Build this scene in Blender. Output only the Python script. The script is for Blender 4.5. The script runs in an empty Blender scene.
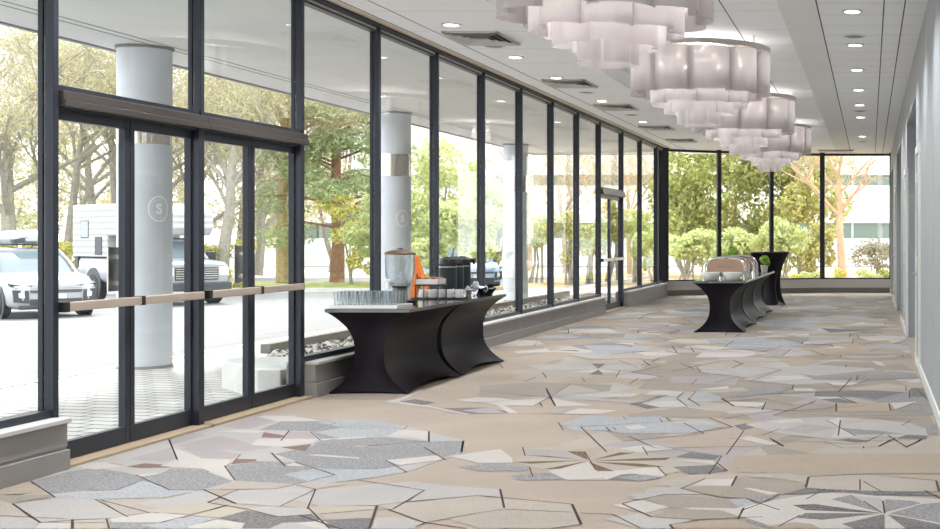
import bpy, bmesh, math, random
from mathutils import Vector, Matrix, Euler
import numpy as np

PI = math.pi
S = bpy.context.scene
COL = S.collection

# ------------------------------------------------------------------ camera, sky, sun, exposure
F, VX, VY, EYE = 1250.0, 870.0, 237.0, 1.43        # focal length (pixels), vanishing point, eye height
cd = bpy.data.cameras.new('camera'); cam = bpy.data.objects.new('camera', cd); COL.objects.link(cam)
cd.sensor_width = 36.0; cd.sensor_fit = 'HORIZONTAL'; cd.lens = F / 940 * 36
cd.shift_x = -(VX - 470) / 940; cd.shift_y = -(264.5 - VY) / 940
cd.clip_end = 600
cam.location = (0, 0, EYE); cam.rotation_euler = (PI / 2, 0, 0)
S.camera = cam

w = bpy.data.worlds.new('sky'); S.world = w; w.use_nodes = True
bg = w.node_tree.nodes['Background']
bg.inputs['Color'].default_value = (0.95, 0.975, 1.0, 1); bg.inputs['Strength'].default_value = 2.05

sd = bpy.data.lights.new('sun', 'SUN'); sd.energy = 2.4; sd.angle = 0.12; sd.color = (1, .95, .86)
so = bpy.data.objects.new('sun', sd); COL.objects.link(so); so.rotation_euler = (math.radians(38), 0, math.radians(-150))

vs = S.view_settings
S.display_settings.display_device = 'sRGB'
vs.view_transform = 'Standard'; vs.look = 'None'; vs.gamma = 1.0; vs.use_curve_mapping = False
vs.exposure = 0.84
S.cycles.use_denoising = True
S.cycles.max_bounces = 10; S.cycles.transparent_max_bounces = 80; S.cycles.transmission_bounces = 8
S.cycles.sample_clamp_indirect = 6.0
LAMP = 1.0
CH_W, DL_W = 30.0 * LAMP, 38.5 * LAMP               # chandelier and downlight power

# ------------------------------------------------------------------ helpers
def lin(r, g, b):
    f = lambda c: (c / 255) / 12.92 if c <= 10 else ((c / 255 + .055) / 1.055) ** 2.4
    return (f(r), f(g), f(b), 1)

MATS = {}
def mat(name, col, rough=.6, metal=0, spec=.5, emit=None, noise=None, bump=None, trans=0, island=0, coat=0, sheen=0):
    """principled material; noise=(scale, amount) mottles it, island=value spread per leaf, trans=translucency"""
    if name in MATS: return MATS[name]
    m = bpy.data.materials.new(name); m.use_nodes = True
    nt = m.node_tree; N = nt.nodes; L = nt.links; p = N['Principled BSDF']
    p.inputs['Base Color'].default_value = col
    p.inputs['Roughness'].default_value = rough; p.inputs['Metallic'].default_value = metal
    p.inputs['Specular IOR Level'].default_value = spec
    p.inputs['Coat Weight'].default_value = coat
    if sheen: p.inputs['Sheen Weight'].default_value = sheen
    if emit:
        p.inputs['Emission Color'].default_value = emit[0]; p.inputs['Emission Strength'].default_value = emit[1]
    src = None
    tc = N.new('ShaderNodeTexCoord')
    if noise:
        n = N.new('ShaderNodeTexNoise'); n.inputs['Scale'].default_value = noise[0]; n.inputs['Detail'].default_value = 4
        L.new(tc.outputs['Object'], n.inputs['Vector'])
        r = N.new('ShaderNodeMapRange'); r.inputs[1].default_value = .3; r.inputs[2].default_value = .7
        r.inputs[3].default_value = 1 - noise[1]; r.inputs[4].default_value = 1 + noise[1]
        L.new(n.outputs['Fac'], r.inputs[0]); src = r.outputs[0]
    if island:
        g = N.new('ShaderNodeNewGeometry')
        r2 = N.new('ShaderNodeMapRange'); r2.inputs[3].default_value = 1 - island; r2.inputs[4].default_value = 1 + island
        L.new(g.outputs['Random Per Island'], r2.inputs[0])
        if src:
            mm = N.new('ShaderNodeMath'); mm.operation = 'MULTIPLY'; L.new(src, mm.inputs[0]); L.new(r2.outputs[0], mm.inputs[1]); src = mm.outputs[0]
        else: src = r2.outputs[0]
    cout = None
    if src:
        vm = N.new('ShaderNodeVectorMath'); vm.operation = 'SCALE'; vm.inputs[0].default_value = col[:3]
        L.new(src, vm.inputs['Scale']); L.new(vm.outputs[0], p.inputs['Base Color']); cout = vm.outputs[0]
    if bump:
        n2 = N.new('ShaderNodeTexNoise'); n2.inputs['Scale'].default_value = bump[0]; n2.inputs['Detail'].default_value = 5
        L.new(tc.outputs['Object'], n2.inputs['Vector'])
        b = N.new('ShaderNodeBump'); b.inputs['Strength'].default_value = bump[1]; b.inputs['Distance'].default_value = .01
        L.new(n2.outputs['Fac'], b.inputs['Height']); L.new(b.outputs[0], p.inputs['Normal'])
    if trans:
        t = N.new('ShaderNodeBsdfTranslucent'); t.inputs['Color'].default_value = col
        if cout: L.new(cout, t.inputs['Color'])
        mx = N.new('ShaderNodeMixShader'); mx.inputs[0].default_value = trans
        L.new(p.outputs[0], mx.inputs[1]); L.new(t.outputs[0], mx.inputs[2])
        L.new(mx.outputs[0], N['Material Output'].inputs['Surface'])
    MATS[name] = m
    return m

def glass(name, tint, ior=1.45, rough=0.0, edge=None):
    """thin clear pane: transmits straight through, mirrors at grazing angles"""
    m = bpy.data.materials.new(name); m.use_nodes = True; nt = m.node_tree; N = nt.nodes; L = nt.links
    N.remove(N['Principled BSDF'])
    t = N.new('ShaderNodeBsdfTransparent'); t.inputs[0].default_value = tint
    g = N.new('ShaderNodeBsdfGlossy'); g.inputs['Roughness'].default_value = rough
    f = N.new('ShaderNodeLayerWeight'); f.inputs[0].default_value = .5
    pw = N.new('ShaderNodeMath'); pw.operation = 'POWER'; pw.inputs[1].default_value = 5; L.new(f.outputs['Facing'], pw.inputs[0])
    ma = N.new('ShaderNodeMath'); ma.operation = 'MULTIPLY_ADD'; ma.inputs[1].default_value = .5; ma.inputs[2].default_value = ((ior-1)/(ior+1))**2; L.new(pw.outputs[0], ma.inputs[0])
    if edge:                                        # darkening by refraction at a vessel's rim, put into the tint
        p3 = N.new('ShaderNodeMath'); p3.operation = 'POWER'; p3.inputs[1].default_value = 2.2; L.new(f.outputs['Facing'], p3.inputs[0])
        mc = N.new('ShaderNodeMix'); mc.data_type = 'RGBA'; mc.inputs[6].default_value = tint; mc.inputs[7].default_value = edge
        L.new(p3.outputs[0], mc.inputs[0]); L.new(mc.outputs[2], t.inputs[0])
    mx = N.new('ShaderNodeMixShader'); L.new(ma.outputs[0], mx.inputs[0]); L.new(t.outputs[0], mx.inputs[1]); L.new(g.outputs[0], mx.inputs[2])
    L.new(mx.outputs[0], N['Material Output'].inputs['Surface']); MATS[name] = m
    return m

class MB:
    def __init__(s): s.v = []; s.f = []; s.m = []; s.k = 0
    def add(s, vs, fs):
        o = len(s.v); s.v += [tuple(p) for p in vs]
        for f in fs: s.f.append([i + o for i in f]); s.m.append(s.k)
        return s
    def box(s, x0, y0, z0, x1, y1, z1):
        a, b = sorted((x0, x1)); c, d = sorted((y0, y1)); e, g = sorted((z0, z1))
        return s.add([(a,c,e),(b,c,e),(b,d,e),(a,d,e),(a,c,g),(b,c,g),(b,d,g),(a,d,g)],
                     [(0,3,2,1),(4,5,6,7),(0,1,5,4),(1,2,6,5),(2,3,7,6),(3,0,4,7)])
    def tube(s, p, q, r0, r1=None, n=10, cap=True):
        p, q = Vector(p), Vector(q); r1 = r0 if r1 is None else r1
        d = (q - p).normalized(); a = d.orthogonal().normalized(); b = d.cross(a)
        vs = [p + (a*math.cos(2*PI*i/n) + b*math.sin(2*PI*i/n))*r0 for i in range(n)] + \
             [q + (a*math.cos(2*PI*i/n) + b*math.sin(2*PI*i/n))*r1 for i in range(n)]
        fs = [(i, (i+1) % n, n+(i+1) % n, n+i) for i in range(n)]
        if cap: fs += [tuple(range(n-1, -1, -1)), tuple(range(n, 2*n))]
        return s.add(vs, fs)
    def path(s, pts, r, n=8):
        pts = [Vector(p) for p in pts]; rings = []; ref = None
        for i, p in enumerate(pts):
            d = (pts[min(i+1, len(pts)-1)] - pts[max(i-1, 0)]).normalized()
            if ref is None: ref = d.orthogonal().normalized()
            a = (ref - d*ref.dot(d)).normalized(); ref = a; b = d.cross(a)
            rr = r[i] if isinstance(r, (list, tuple)) else r
            rings.append([p + (a*math.cos(2*PI*k/n) + b*math.sin(2*PI*k/n))*rr for k in range(n)])
        return s.loft(rings)
    def loft(s, rings, cap=True, closed=True):
        n = len(rings[0]); vs = [p for r in rings for p in r]; fs = []
        for i in range(len(rings)-1):
            for k in range(n if closed else n-1):
                j = (k+1) % n; fs.append((i*n+k, i*n+j, (i+1)*n+j, (i+1)*n+k))
        if cap: fs += [tuple(range(n-1, -1, -1)), tuple(range((len(rings)-1)*n, len(rings)*n))]
        return s.add(vs, fs)
    def lathe(s, prof, n=24, c=(0, 0, 0), cap=True):
        rings = [[(c[0]+r*math.cos(2*PI*k/n), c[1]+r*math.sin(2*PI*k/n), c[2]+z) for k in range(n)] for r, z in prof]
        return s.loft(rings, cap)
    def prism(s, poly, z0, z1):
        return s.loft([[(x, y, z0) for x, y in poly], [(x, y, z1) for x, y in poly]])
    def ball(s, c, r, nu=10, nv=6):
        return s.lathe([(max(r[0]*math.sin(PI*i/nv), .0005), -r[2]*math.cos(PI*i/nv)) for i in range(nv+1)], nu, c)
    def poly(s, pts): return s.add(pts, [tuple(range(len(pts)))])
    def xf(s, M):
        s.v = [tuple(M @ Vector(p)) for p in s.v]; return s
    def build(s, name, m=None, parent=None, smooth=False, bevel=0, sub=0, angle=40):
        me = bpy.data.meshes.new(name); me.from_pydata(s.v, [], s.f)
        for x in (m if isinstance(m, (list, tuple)) else [m]): me.materials.append(x)
        if isinstance(m, (list, tuple)): me.polygons.foreach_set('material_index', s.m)
        bm = bmesh.new(); bm.from_mesh(me); bmesh.ops.recalc_face_normals(bm, faces=bm.faces); bm.to_mesh(me); bm.free()
        if smooth:
            me.polygons.foreach_set('use_smooth', [True]*len(me.polygons))
            try: me.set_sharp_from_angle(angle=math.radians(angle))
            except Exception: pass
        o = bpy.data.objects.new(name, me); COL.objects.link(o)
        if parent: o.parent = parent
        if bevel:
            b = o.modifiers.new('b', 'BEVEL'); b.width = bevel; b.segments = 2; b.limit_method = 'ANGLE'
        if sub:
            b = o.modifiers.new('s', 'SUBSURF'); b.levels = sub; b.render_levels = sub
        return o

def tag(o, label, cat, group=None, kind=None):
    o['label'] = label; o['category'] = cat
    if group: o['group'] = group
    if kind: o['kind'] = kind
    return o
def thing(name, label, cat, loc=(0, 0, 0), rz=0, group=None):
    o = bpy.data.objects.new(name, None); COL.objects.link(o); o.empty_display_size = .1
    o.location = loc; o.rotation_euler = (0, 0, rz)
    return tag(o, label, cat, group)
def struct(name, mb, m, parent=None, **k):
    o = mb.build(name, m, parent, **k)
    if not parent: o['kind'] = 'structure'
    return o
def structroot(name):
    o = bpy.data.objects.new(name, None); COL.objects.link(o); o['kind'] = 'structure'; return o
def dup(o, loc=None, rz=None, label=None, scale=None, parent=None):
    c = o.copy(); COL.objects.link(c)
    if parent: c.parent = parent
    if loc is not None: c.location = loc
    if rz is not None: c.rotation_euler = (0, 0, rz)
    if scale is not None: c.scale = (scale,)*3 if not isinstance(scale, tuple) else scale
    if label: c['label'] = label
    for ch in list(o.children): dup(ch, parent=c)
    return c

# ------------------------------------------------------------------ materials
DARK = mat('dark bronze aluminium', lin(44, 47, 56), .42, .3, noise=(40, .08))
BROWN = mat('bronze aluminium', lin(72, 65, 62), .4, .3)
PANE = glass('window glass', (.97, .985, .98, 1), 1.42)
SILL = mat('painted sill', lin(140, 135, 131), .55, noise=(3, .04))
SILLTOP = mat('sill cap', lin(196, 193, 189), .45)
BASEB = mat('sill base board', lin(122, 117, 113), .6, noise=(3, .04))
WALLM = mat('wall paint', lin(156, 159, 162), .55, noise=(2, .02), bump=(60, .05))
TRIMW = mat('white trim paint', lin(216, 216, 212), .4)
CEIL = mat('ceiling tile', lin(246, 247, 250), .8, noise=(1.2, .03), bump=(120, .08))
DRY = mat('ceiling drywall', lin(230, 231, 229), .75, noise=(.8, .02))
BEIGE = mat('timber coloured soffit', lin(214, 200, 184), .6)
GROOVE = mat('dark reveal', lin(70, 68, 66), .8)
CHROME = mat('chrome', lin(225, 225, 225), .12, 1.0)
STEEL = mat('brushed steel', lin(190, 186, 180), .32, 1.0, noise=(30, .08))
BLACKP = mat('black plastic', lin(34, 35, 38), .35)
BRONZE = mat('push bar bronze', lin(194, 178, 162), .35, .3)
WHITEC = mat('white china', lin(240, 238, 234), .2)

# ------------------------------------------------------------------ carpet: the traced pattern of the floor
def fl(px, py):                                     # a floor point seen at a pixel of the photograph
    d = F * EYE / max(py - VY, 8)
    return ((px - VX) * d / F, d)
def carpet(name, c, amt, sc=90):
    c = (c[0]*.455, c[1]*.44, c[2]*.42, 1)
    m = bpy.data.materials.new('carpet ' + name); m.use_nodes = True; nt = m.node_tree; N = nt.nodes; L = nt.links; p = N['Principled BSDF']
    p.inputs['Roughness'].default_value = .85; p.inputs['Specular IOR Level'].default_value = .35
    tc = N.new('ShaderNodeTexCoord')
    n = N.new('ShaderNodeTexNoise'); n.inputs['Scale'].default_value = sc; n.inputs['Detail'].default_value = 3
    n2 = N.new('ShaderNodeTexNoise'); n2.inputs['Scale'].default_value = 1.3; n2.inputs['Detail'].default_value = 5
    L.new(tc.outputs['Object'], n.inputs['Vector']); L.new(tc.outputs['Object'], n2.inputs['Vector'])
    r = N.new('ShaderNodeMapRange'); r.inputs[1].default_value = .35; r.inputs[2].default_value = .65; r.inputs[3].default_value = 1-amt; r.inputs[4].default_value = 1+amt
    r2 = N.new('ShaderNodeMapRange'); r2.inputs[1].default_value = .3; r2.inputs[2].default_value = .7; r2.inputs[3].default_value = .93; r2.inputs[4].default_value = 1.07
    L.new(n.outputs['Fac'], r.inputs[0]); L.new(n2.outputs['Fac'], r2.inputs[0])
    mm = N.new('ShaderNodeMath'); mm.operation = 'MULTIPLY'; L.new(r.outputs[0], mm.inputs[0]); L.new(r2.outputs[0], mm.inputs[1])
    v = N.new('ShaderNodeVectorMath'); v.operation = 'SCALE'; v.inputs[0].default_value = c[:3]
    L.new(mm.outputs[0], v.inputs['Scale']); L.new(v.outputs[0], p.inputs['Base Color'])
    b = N.new('ShaderNodeBump'); b.inputs['Strength'].default_value = .25; b.inputs['Distance'].default_value = .004
    L.new(n.outputs['Fac'], b.inputs['Height']); L.new(b.outputs[0], p.inputs['Normal'])
    return m
CK = 't b b4 w l p g d r k o y q n'.split()
CM = [carpet('tan', lin(203, 188, 174), .09), carpet('beige', lin(207, 197, 186), .09), carpet('grey tan', lin(184, 174, 163), .16),
      carpet('white', lin(228, 222, 218), .08), carpet('light grey', lin(208, 204, 203), .07), carpet('lilac', lin(196, 187, 189), .08),
      carpet('grey', lin(170, 169, 172), .32, 60), carpet('dark grey', lin(140, 136, 138), .38, 60), carpet('brown', lin(150, 122, 112), .2),
      carpet('brown fleck', lin(134, 108, 82), .45, 60), carpet('orange tan', lin(201, 185, 168), .09), carpet('cream', lin(212, 203, 188), .08),
      carpet('dark line', lin(84, 66, 58), .1), carpet('blue grey', lin(196, 200, 206), .2, 60)]
CI = {k: i for i, k in enumerate(CK)}
LINEK = CI['q']
# each entry: crop origin, then 'key: x,y x,y ...' in crop pixels (5.875 per photograph pixel); 'L<w>' are the thin dark lines
TR = [((0,440), '''
l:412,158 1504,-145 1733,-145 1974,-100 2197,-114 2385,-79 2520,-48 2726,5 2726,76 2600,117 2391,188 1880,258 1410,293 940,329 352,335 88,370 235,235
g:180,245 420,185 560,165 720,190 800,210 840,238 680,295 500,300 300,320
n:330,330 680,300 840,240 940,270 940,340 560,350 350,345
w:425,155 520,135 640,132 720,155 560,175
r:740,160 850,138 940,145 940,165 830,168
w:810,208 920,195 935,200 850,232
g:850,235 940,205 940,270
o:0,295 180,250 275,315 0,325
b4:0,325 290,322 320,338 75,378 0,355
b:0,355 75,378 165,455 0,445
l:80,378 330,340 560,352 745,452 640,462 440,470 235,485
b:590,355 940,345 940,425 745,452
l:0,450 170,455 232,488 190,523 0,523
w:240,490 415,480 415,523 195,523
y:435,475 620,468 635,523 435,523
w:640,465 880,430 940,432 940,485 660,488
g:640,490 940,485 940,523 645,523
L2:180,245 325,340
L3:75,378 235,488
L4:425,470 425,523
L2:625,465 640,523
L2:800,208 940,272
L1:0,325 180,318
L1:75,375 290,335
L1:0,447 165,455 235,460 380,465
L1:235,487 420,487
L1:440,490 620,487
L1:680,297 838,238
L1:500,302 690,295
L1:560,352 750,455
L1:590,355 880,430 745,448'''),
((160,440), '''
p:130,50 180,40 480,85 420,115 240,110
p:260,45 620,25 660,45 500,70
w:100,55 240,110 420,115 380,160 240,132 100,160 0,155 100,118
w:110,162 240,132 380,155 380,165 240,172
w:250,172 385,165 435,240
g:0,200 60,172 240,175 430,245 250,295 50,295 0,265
r:445,112 570,115 560,130 420,145
g:390,155 570,125 720,130 800,135 940,185 940,225 790,262 440,240
w:660,80 720,70 880,80 720,110 690,105
r:710,45 890,28 860,70
g:870,70 910,20 940,10 940,80
g:790,130 880,90 940,95 940,180
w:735,150 790,135 850,158
b:285,292 440,245 790,262 680,290
b:800,268 940,232 940,285 910,290
l:460,295 680,290 800,265 905,292 700,392 440,375 360,335
b:710,390 915,295 865,405
t:260,297 450,295 355,335
y:0,405 280,370 400,385 180,440 0,430
l:0,350 270,300 345,337 280,370 0,405
n:0,300 250,297 0,345
y:180,445 400,390 520,412 350,460
w:0,430 170,445 0,485
n:0,490 190,450 340,462 170,510 150,523 0,523
d:350,460 520,412 690,455 890,440 940,470 940,480 720,490 640,523 480,523 500,490
w:165,510 330,470 500,490 475,523 165,523
l:470,410 640,390 870,405 890,440 700,452 560,425
l:720,490 940,480 940,523 640,523
L2:55,0 100,118
L3:655,78 735,155
L2:790,130 940,180
L2:380,155 440,240
L2:0,268 55,297
L1:55,297 250,295 680,290 940,230
L3:255,295 445,375
L2:460,293 278,370
L2:280,370 520,412 690,455 890,440
L1:400,383 180,445 0,488
L2:915,290 865,408
L2:870,400 940,470
L1:800,267 915,292
L1:705,392 910,295
L1:0,165 240,172 290,190
L1:475,85 430,135 380,160'''),
((320,440), '''
g:0,30 280,35 620,45 720,95 730,115 480,150 330,172 0,165
w:140,38 250,36 250,42 150,44
w:0,85 230,105 230,112 0,97
n:640,0 845,10 830,75 735,100 620,45
w:385,120 700,90 735,115 470,150
n:0,165 330,172 430,155 505,190 300,225 0,262
l:0,295 350,255 610,297 500,370 340,385 0,390
l:380,262 520,245 940,285 940,325 520,365 610,300
b:340,385 940,330 940,430 620,485 400,410
y:0,390 335,388 320,410 0,435
b:0,440 320,412 300,460 40,470
d:40,475 300,460 285,523 50,523
l:325,460 480,455 610,490 560,523 300,523
w:0,475 50,523 0,523
L3:610,45 735,118
L2:385,120 510,192
L1:0,170 330,172 720,120
L3:0,178 88,208
L2:88,208 0,228
L2:225,238 610,297
L3:615,298 430,408
L5:335,388 290,523
L1:345,383 520,365 940,328
L2:400,410 615,488 860,523
L2:560,515 620,488 940,430
L1:0,437 330,412 430,410
L3:840,10 830,75
L2:0,470 55,523
L1:280,38 640,10
L3:640,0 640,12
L1:0,30 120,30'''),
((480,440), '''
w:0,70 120,55 190,110 190,135 0,140
g:0,145 130,145 290,160 280,185 0,185
b:250,50 520,40 800,40 940,60 940,235 520,240 370,175 190,130 265,95
p:260,50 500,65 560,110 265,92
w:400,185 600,140 640,128 690,190 830,220 510,235
w:700,185 940,175 740,235
t:530,60 740,42 650,110
k:510,68 615,70 635,120
k:265,92 400,95 600,118
k:190,130 610,122 300,142
k:365,175 500,150 635,125 470,172
k:640,130 790,185 690,185
k:650,122 820,75 910,78 800,95
k:650,125 940,110 1120,105 1090,120 940,124
k:660,130 940,141 1040,153 1090,160 940,160 800,146
g:170,210 330,195 410,195 505,235 230,240
d:745,235 830,205 940,200 940,245
l:0,285 115,292 130,340 0,330
b:0,335 140,346 540,382 590,498 420,520 0,523
l:870,325 940,310 940,350
w:840,378 940,355 940,420
L2:250,45 265,95
L2:290,160 310,220
L2:615,70 680,180
L4:118,292 142,402
L2:0,330 140,343 540,380
L6:540,380 595,500
L3:595,500 420,523
L1:0,430 140,410 540,428
L2:590,432 780,440 940,520
L3:940,352 835,378 940,425'''),
((640,440), '''
w:0,35 100,35 200,55 0,75
w:0,168 100,165 155,215 0,205
g:0,205 130,220 0,245
d:210,100 300,72 470,95 440,118
w:200,120 430,122 440,145
d:190,160 440,148 515,185 290,205
b:70,260 290,210 560,205 545,270 240,285
b4:240,288 400,270 540,270 570,225 820,228 940,255 940,290 740,350 520,345
w:310,268 385,232 560,232 535,272
b:580,215 800,198 940,200 940,250 820,228
w:610,285 650,285 820,315 760,325
l:0,340 50,282 210,278 370,322 150,320 0,352
b4:30,350 160,322 510,348 585,405 400,410 180,400
w:0,360 165,400 30,432 0,425
b4:60,455 180,402 400,410 590,430 575,465 350,470
w:260,400 580,405 560,418 300,410
b:590,420 700,385 820,415 640,460
n:520,350 620,345 690,380 600,405
g:620,345 760,330 820,330 720,378
l:0,430 60,455 330,470 180,500 195,523 0,523
o:185,500 430,470 580,470 700,523 195,523
g:590,470 680,475 830,490 780,523 700,510
w:750,430 830,385 940,400 940,430 830,475
L2:15,42 45,90
L2:100,155 155,215
L3:240,288 385,230
L2:240,288 470,340 620,345 820,415
L3:568,215 538,272
L2:405,205 480,95
L2:450,135 515,185
L2:0,352 150,322
L4:0,425 65,455
L2:65,455 340,472 560,460 720,455
L5:175,500 195,523
L2:180,500 340,475
L3:610,402 575,468
L2:820,320 700,380 590,420
L2:815,510 940,445
L1:190,55 290,68 480,95
L3:780,0 845,38'''),
((780,440), '''
o:-280,95 300,80 940,80 940,200 500,200 170,215 0,195 -260,190
b:170,220 500,205 920,240 935,305 560,335 260,290 150,282
b4:0,235 155,265 160,300 0,310
w:0,350 250,310 500,320 940,350 1000,523 0,523
d:20,322 150,285 400,300 300,312 180,320
d:270,290 480,300 850,305 940,330 680,330 560,330
g:300,350 420,325 600,430
l:430,330 600,345 600,425
g:615,350 780,360 830,375 620,428
g:640,435 830,380 940,370 940,490
d:75,385 200,378 590,432 150,415
d:95,460 150,432 590,435 250,472
d:365,495 600,440 615,440 615,523 430,523
d:630,440 750,460 940,500 940,523 740,523
o:0,500 80,485 185,495 235,523 0,523
L5:168,220 152,282
L2:170,218 500,203 920,242
L5:918,242 935,305
L2:155,350 265,290
L1:150,285 560,330 940,300
L2:470,235 470,298
L2:490,245 600,310
L4:850,300 940,345
L3:605,360 615,435
L2:490,362 600,432
L1:75,385 590,432 150,412
L3:490,40 490,50
L4:740,45 830,0
L3:580,40 650,0
L1:260,12 370,50 580,42
L4:0,30 20,40'''),
((60,390), '''
p:400,410 650,340 690,405 600,425
w:660,340 830,400 700,440 620,440 690,410
p:650,290 760,250 860,265 650,330
p:680,330 940,270 940,360
L2:635,285 690,410
L1:280,430 370,445'''),
((200,390), '''
p:130,215 330,150 460,185 260,235
w:330,155 540,155 700,180 460,188
g:350,235 480,185 720,185 780,200 650,245
w:90,245 260,232 380,245 330,255
p:520,245 650,250 690,290 480,290
r:375,250 500,270 470,285 360,280
w:340,290 690,288 660,310 480,335 300,325
r:480,340 650,320 620,362
g:660,245 800,200 940,190 940,280 710,290
g:640,365 720,305 850,330 940,335 940,395 660,378
w:700,290 940,280 940,290 720,298
w:840,328 940,330 940,336
L3:525,240 475,300
L1:330,150 365,155
L2:650,245 800,195
L2:650,248 710,300
L1:560,155 790,190'''),
((340,390), '''
n:0,175 190,178 395,215 300,235 0,220
n:0,225 350,235 290,272 0,285
g:0,285 270,278 520,305 720,300 715,370 600,400 500,340 0,330
w:275,275 350,237 520,245 520,300 420,280
w:0,285 150,275 150,283 0,292
w:265,72 380,40 480,0 490,5 345,70 520,95 760,145 740,148 500,100
d:350,70 440,55 560,75 480,90
d:610,108 760,105 860,105 940,120 940,138 780,140
w:680,60 800,45 940,50 940,70 760,72
L4:522,245 522,305
L1:0,215 180,215 380,230 395,213
L2:165,330 520,305
L4:725,300 715,368'''),
((480,390), '''
w:0,75 400,48 320,95 110,90
w:420,50 670,92 450,98
l:440,48 940,65 900,78 620,60
w:440,42 700,22 940,22 900,40
p:0,110 60,105 150,137 0,140
w:90,85 130,85 225,137 170,137
p:390,138 545,100 580,105 470,140
w:480,140 580,110 810,122 700,145
n:470,200 650,150 850,165 940,160 940,250 760,240 540,240
L3:390,0 440,95
L3:350,75 365,98
L1:0,10 410,45 0,75
L1:410,45 700,20
L2:460,193 490,240
L4:740,220 765,245
L2:780,220 800,238
L2:840,160 860,175
L1:230,138 600,148 820,130
L1:500,210 760,212'''),
((620,390), '''
w:140,28 200,8 380,12 330,38
w:150,90 200,70 340,65 400,98 220,105
d:50,80 110,75 235,105 160,112
n:420,50 440,12 490,8 600,45 570,58
w:640,70 855,75 840,100 670,98
n:0,160 240,155 300,190 640,210 420,255 0,255
w:20,215 110,205 160,225 60,235
l:300,165 480,175 600,205 330,200
d:670,210 740,198 810,215 720,240
w:810,190 940,180 940,235 850,240
w:690,285 760,270 940,320 860,325
L4:600,50 670,98
L3:855,75 835,120
L3:340,55 395,98
L3:400,50 470,95
L2:445,10 400,60
L2:375,12 330,55
L3:525,165 660,220
L3:660,220 420,255
L2:610,170 940,120
L4:880,285 940,325
L2:830,270 940,230
L1:640,290 830,270
L2:230,170 250,190
L3:270,165 298,188
L1:300,210 620,225
L1:130,35 340,40'''),
((780,390), '''
b4:0,80 330,85 330,125 0,125
o:335,80 640,80 650,128 330,128
w:180,40 350,42 420,75 300,70
d:240,55 350,50 450,80 320,75
g:390,35 560,15 850,10 880,70 770,70 580,75
w:650,80 800,68 680,120
g:690,125 780,80 890,75 900,150
l:0,170 280,160 540,170 780,200 880,240 860,280 600,280 300,290 0,260
w:270,180 355,165 355,220
w:0,180 110,170 150,190 0,195
b:360,180 520,180 360,222
w:300,280 345,225 440,275
g:360,225 560,240 740,260 440,265
d:320,300 400,285 520,300 460,308
d:690,285 740,265 865,270 860,290
g:860,220 920,200 930,270 860,260
p:150,200 340,222 160,260 0,240
w:20,325 360,300 480,318 260,310
L5:330,80 330,128
L3:640,80 650,125
L4:350,42 455,80
L3:355,180 342,270
L2:270,178 445,272
L2:605,260 500,310
L3:680,285 580,332
L4:835,290 740,338
L2:770,180 715,212
L3:760,0 760,50
L2:780,80 670,122
L1:0,135 330,155 900,150
L1:0,300 300,310 860,290'''),
((500,320), '''
l:160,265 540,262 560,290 250,300
l:590,290 640,265 860,270 800,290
w:390,310 570,290 760,312 600,308
d:525,322 578,292 610,322
d:540,258 620,258 578,288
w:660,135 780,135 800,150
n:490,150 700,150 900,180 560,200
w:300,185 450,165 490,172 460,190
r:295,180 450,178 470,186
w:310,450 800,435 770,455
b:300,445 420,380 590,420
w:550,55 580,50 580,75 540,80
o:0,310 130,320 0,360
w:80,185 280,170 300,190 100,195
L3:270,400 325,505
L4:250,310 272,340
L3:210,338 140,365
L3:815,345 760,375
L2:480,340 500,365
L3:840,240 880,268
L3:940,225 895,245
L3:0,262 18,285
L2:260,140 340,142
L2:300,450 200,505
L1:295,455 0,430
L1:295,455 800,430
L1:295,455 420,375'''),
((640,320), '''
w:340,410 520,390 520,405 400,412
g:480,465 700,400 890,385 830,430
l:350,280 690,278 820,297 640,340 360,308
w:40,425 130,415 260,425 200,445
n:380,110 560,105 840,120 800,140 420,140
l:140,180 480,175 560,190 160,195
w:700,350 940,335 940,350 740,365
o:820,230 940,215 940,270 880,270
L4:480,465 555,508
L3:550,238 600,262
L2:330,278 360,310 580,335 440,370
L2:640,362 830,295 690,275
L2:640,362 890,385 905,380
L2:335,350 300,380
L3:20,240 60,268
L3:115,225 75,245
L1:0,290 330,300
L1:460,175 600,195 760,180
L1:480,460 830,430 890,400'''),
((780,320), '''
w:0,330 150,328 100,345 0,345
w:280,368 460,368 420,385 310,382
o:170,80 560,82 580,95 170,95
w:50,80 170,82 165,92 70,90
w:75,405 180,402 220,418 90,418
d:210,420 500,415 740,425 560,470 480,455 200,450
d:770,400 840,400 860,455 760,455
g:150,330 460,325 800,320 820,345 500,352 200,350
w:740,370 820,345 830,370
o:120,165 700,170 760,205 200,205
w:540,240 600,250 620,275 560,260
d:240,50 500,60 300,75
l:160,125 420,115 440,130 180,140
L3:80,385 70,410
L1:80,385 300,400
L4:458,325 450,355
L3:525,350 460,375
L2:740,390 740,420
L3:412,80 412,98
L3:430,118 425,140
L3:355,207 355,218
L3:388,265 388,278
L2:275,375 350,405
L3:350,455 450,490
L3:720,207 722,218''')]
floor = MB(); floor.k = CI['t']
floor.add([(-5.3,-8,0),(.75,-8,0),(.75,33,0),(-5.3,33,0)], [(0,1,2,3)])
zc = [.0002]
def fpoly(pts, k):
    floor.k = CI[k]; zc[0] += 4e-6
    floor.poly([(x, y, zc[0]) for x, y in pts])
def fline(pts, wd):
    floor.k = LINEK
    for (a, b) in zip(pts, pts[1:]):
        a, b = Vector(a), Vector(b); d = (b-a)
        if d.length < 1e-4: continue
        d.normalize(); n = Vector((-d.y, d.x))*wd/2; zz = .0036
        floor.poly([(p.x, p.y, zz) for p in (a-n, b-n, b+n, a+n)])
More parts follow.
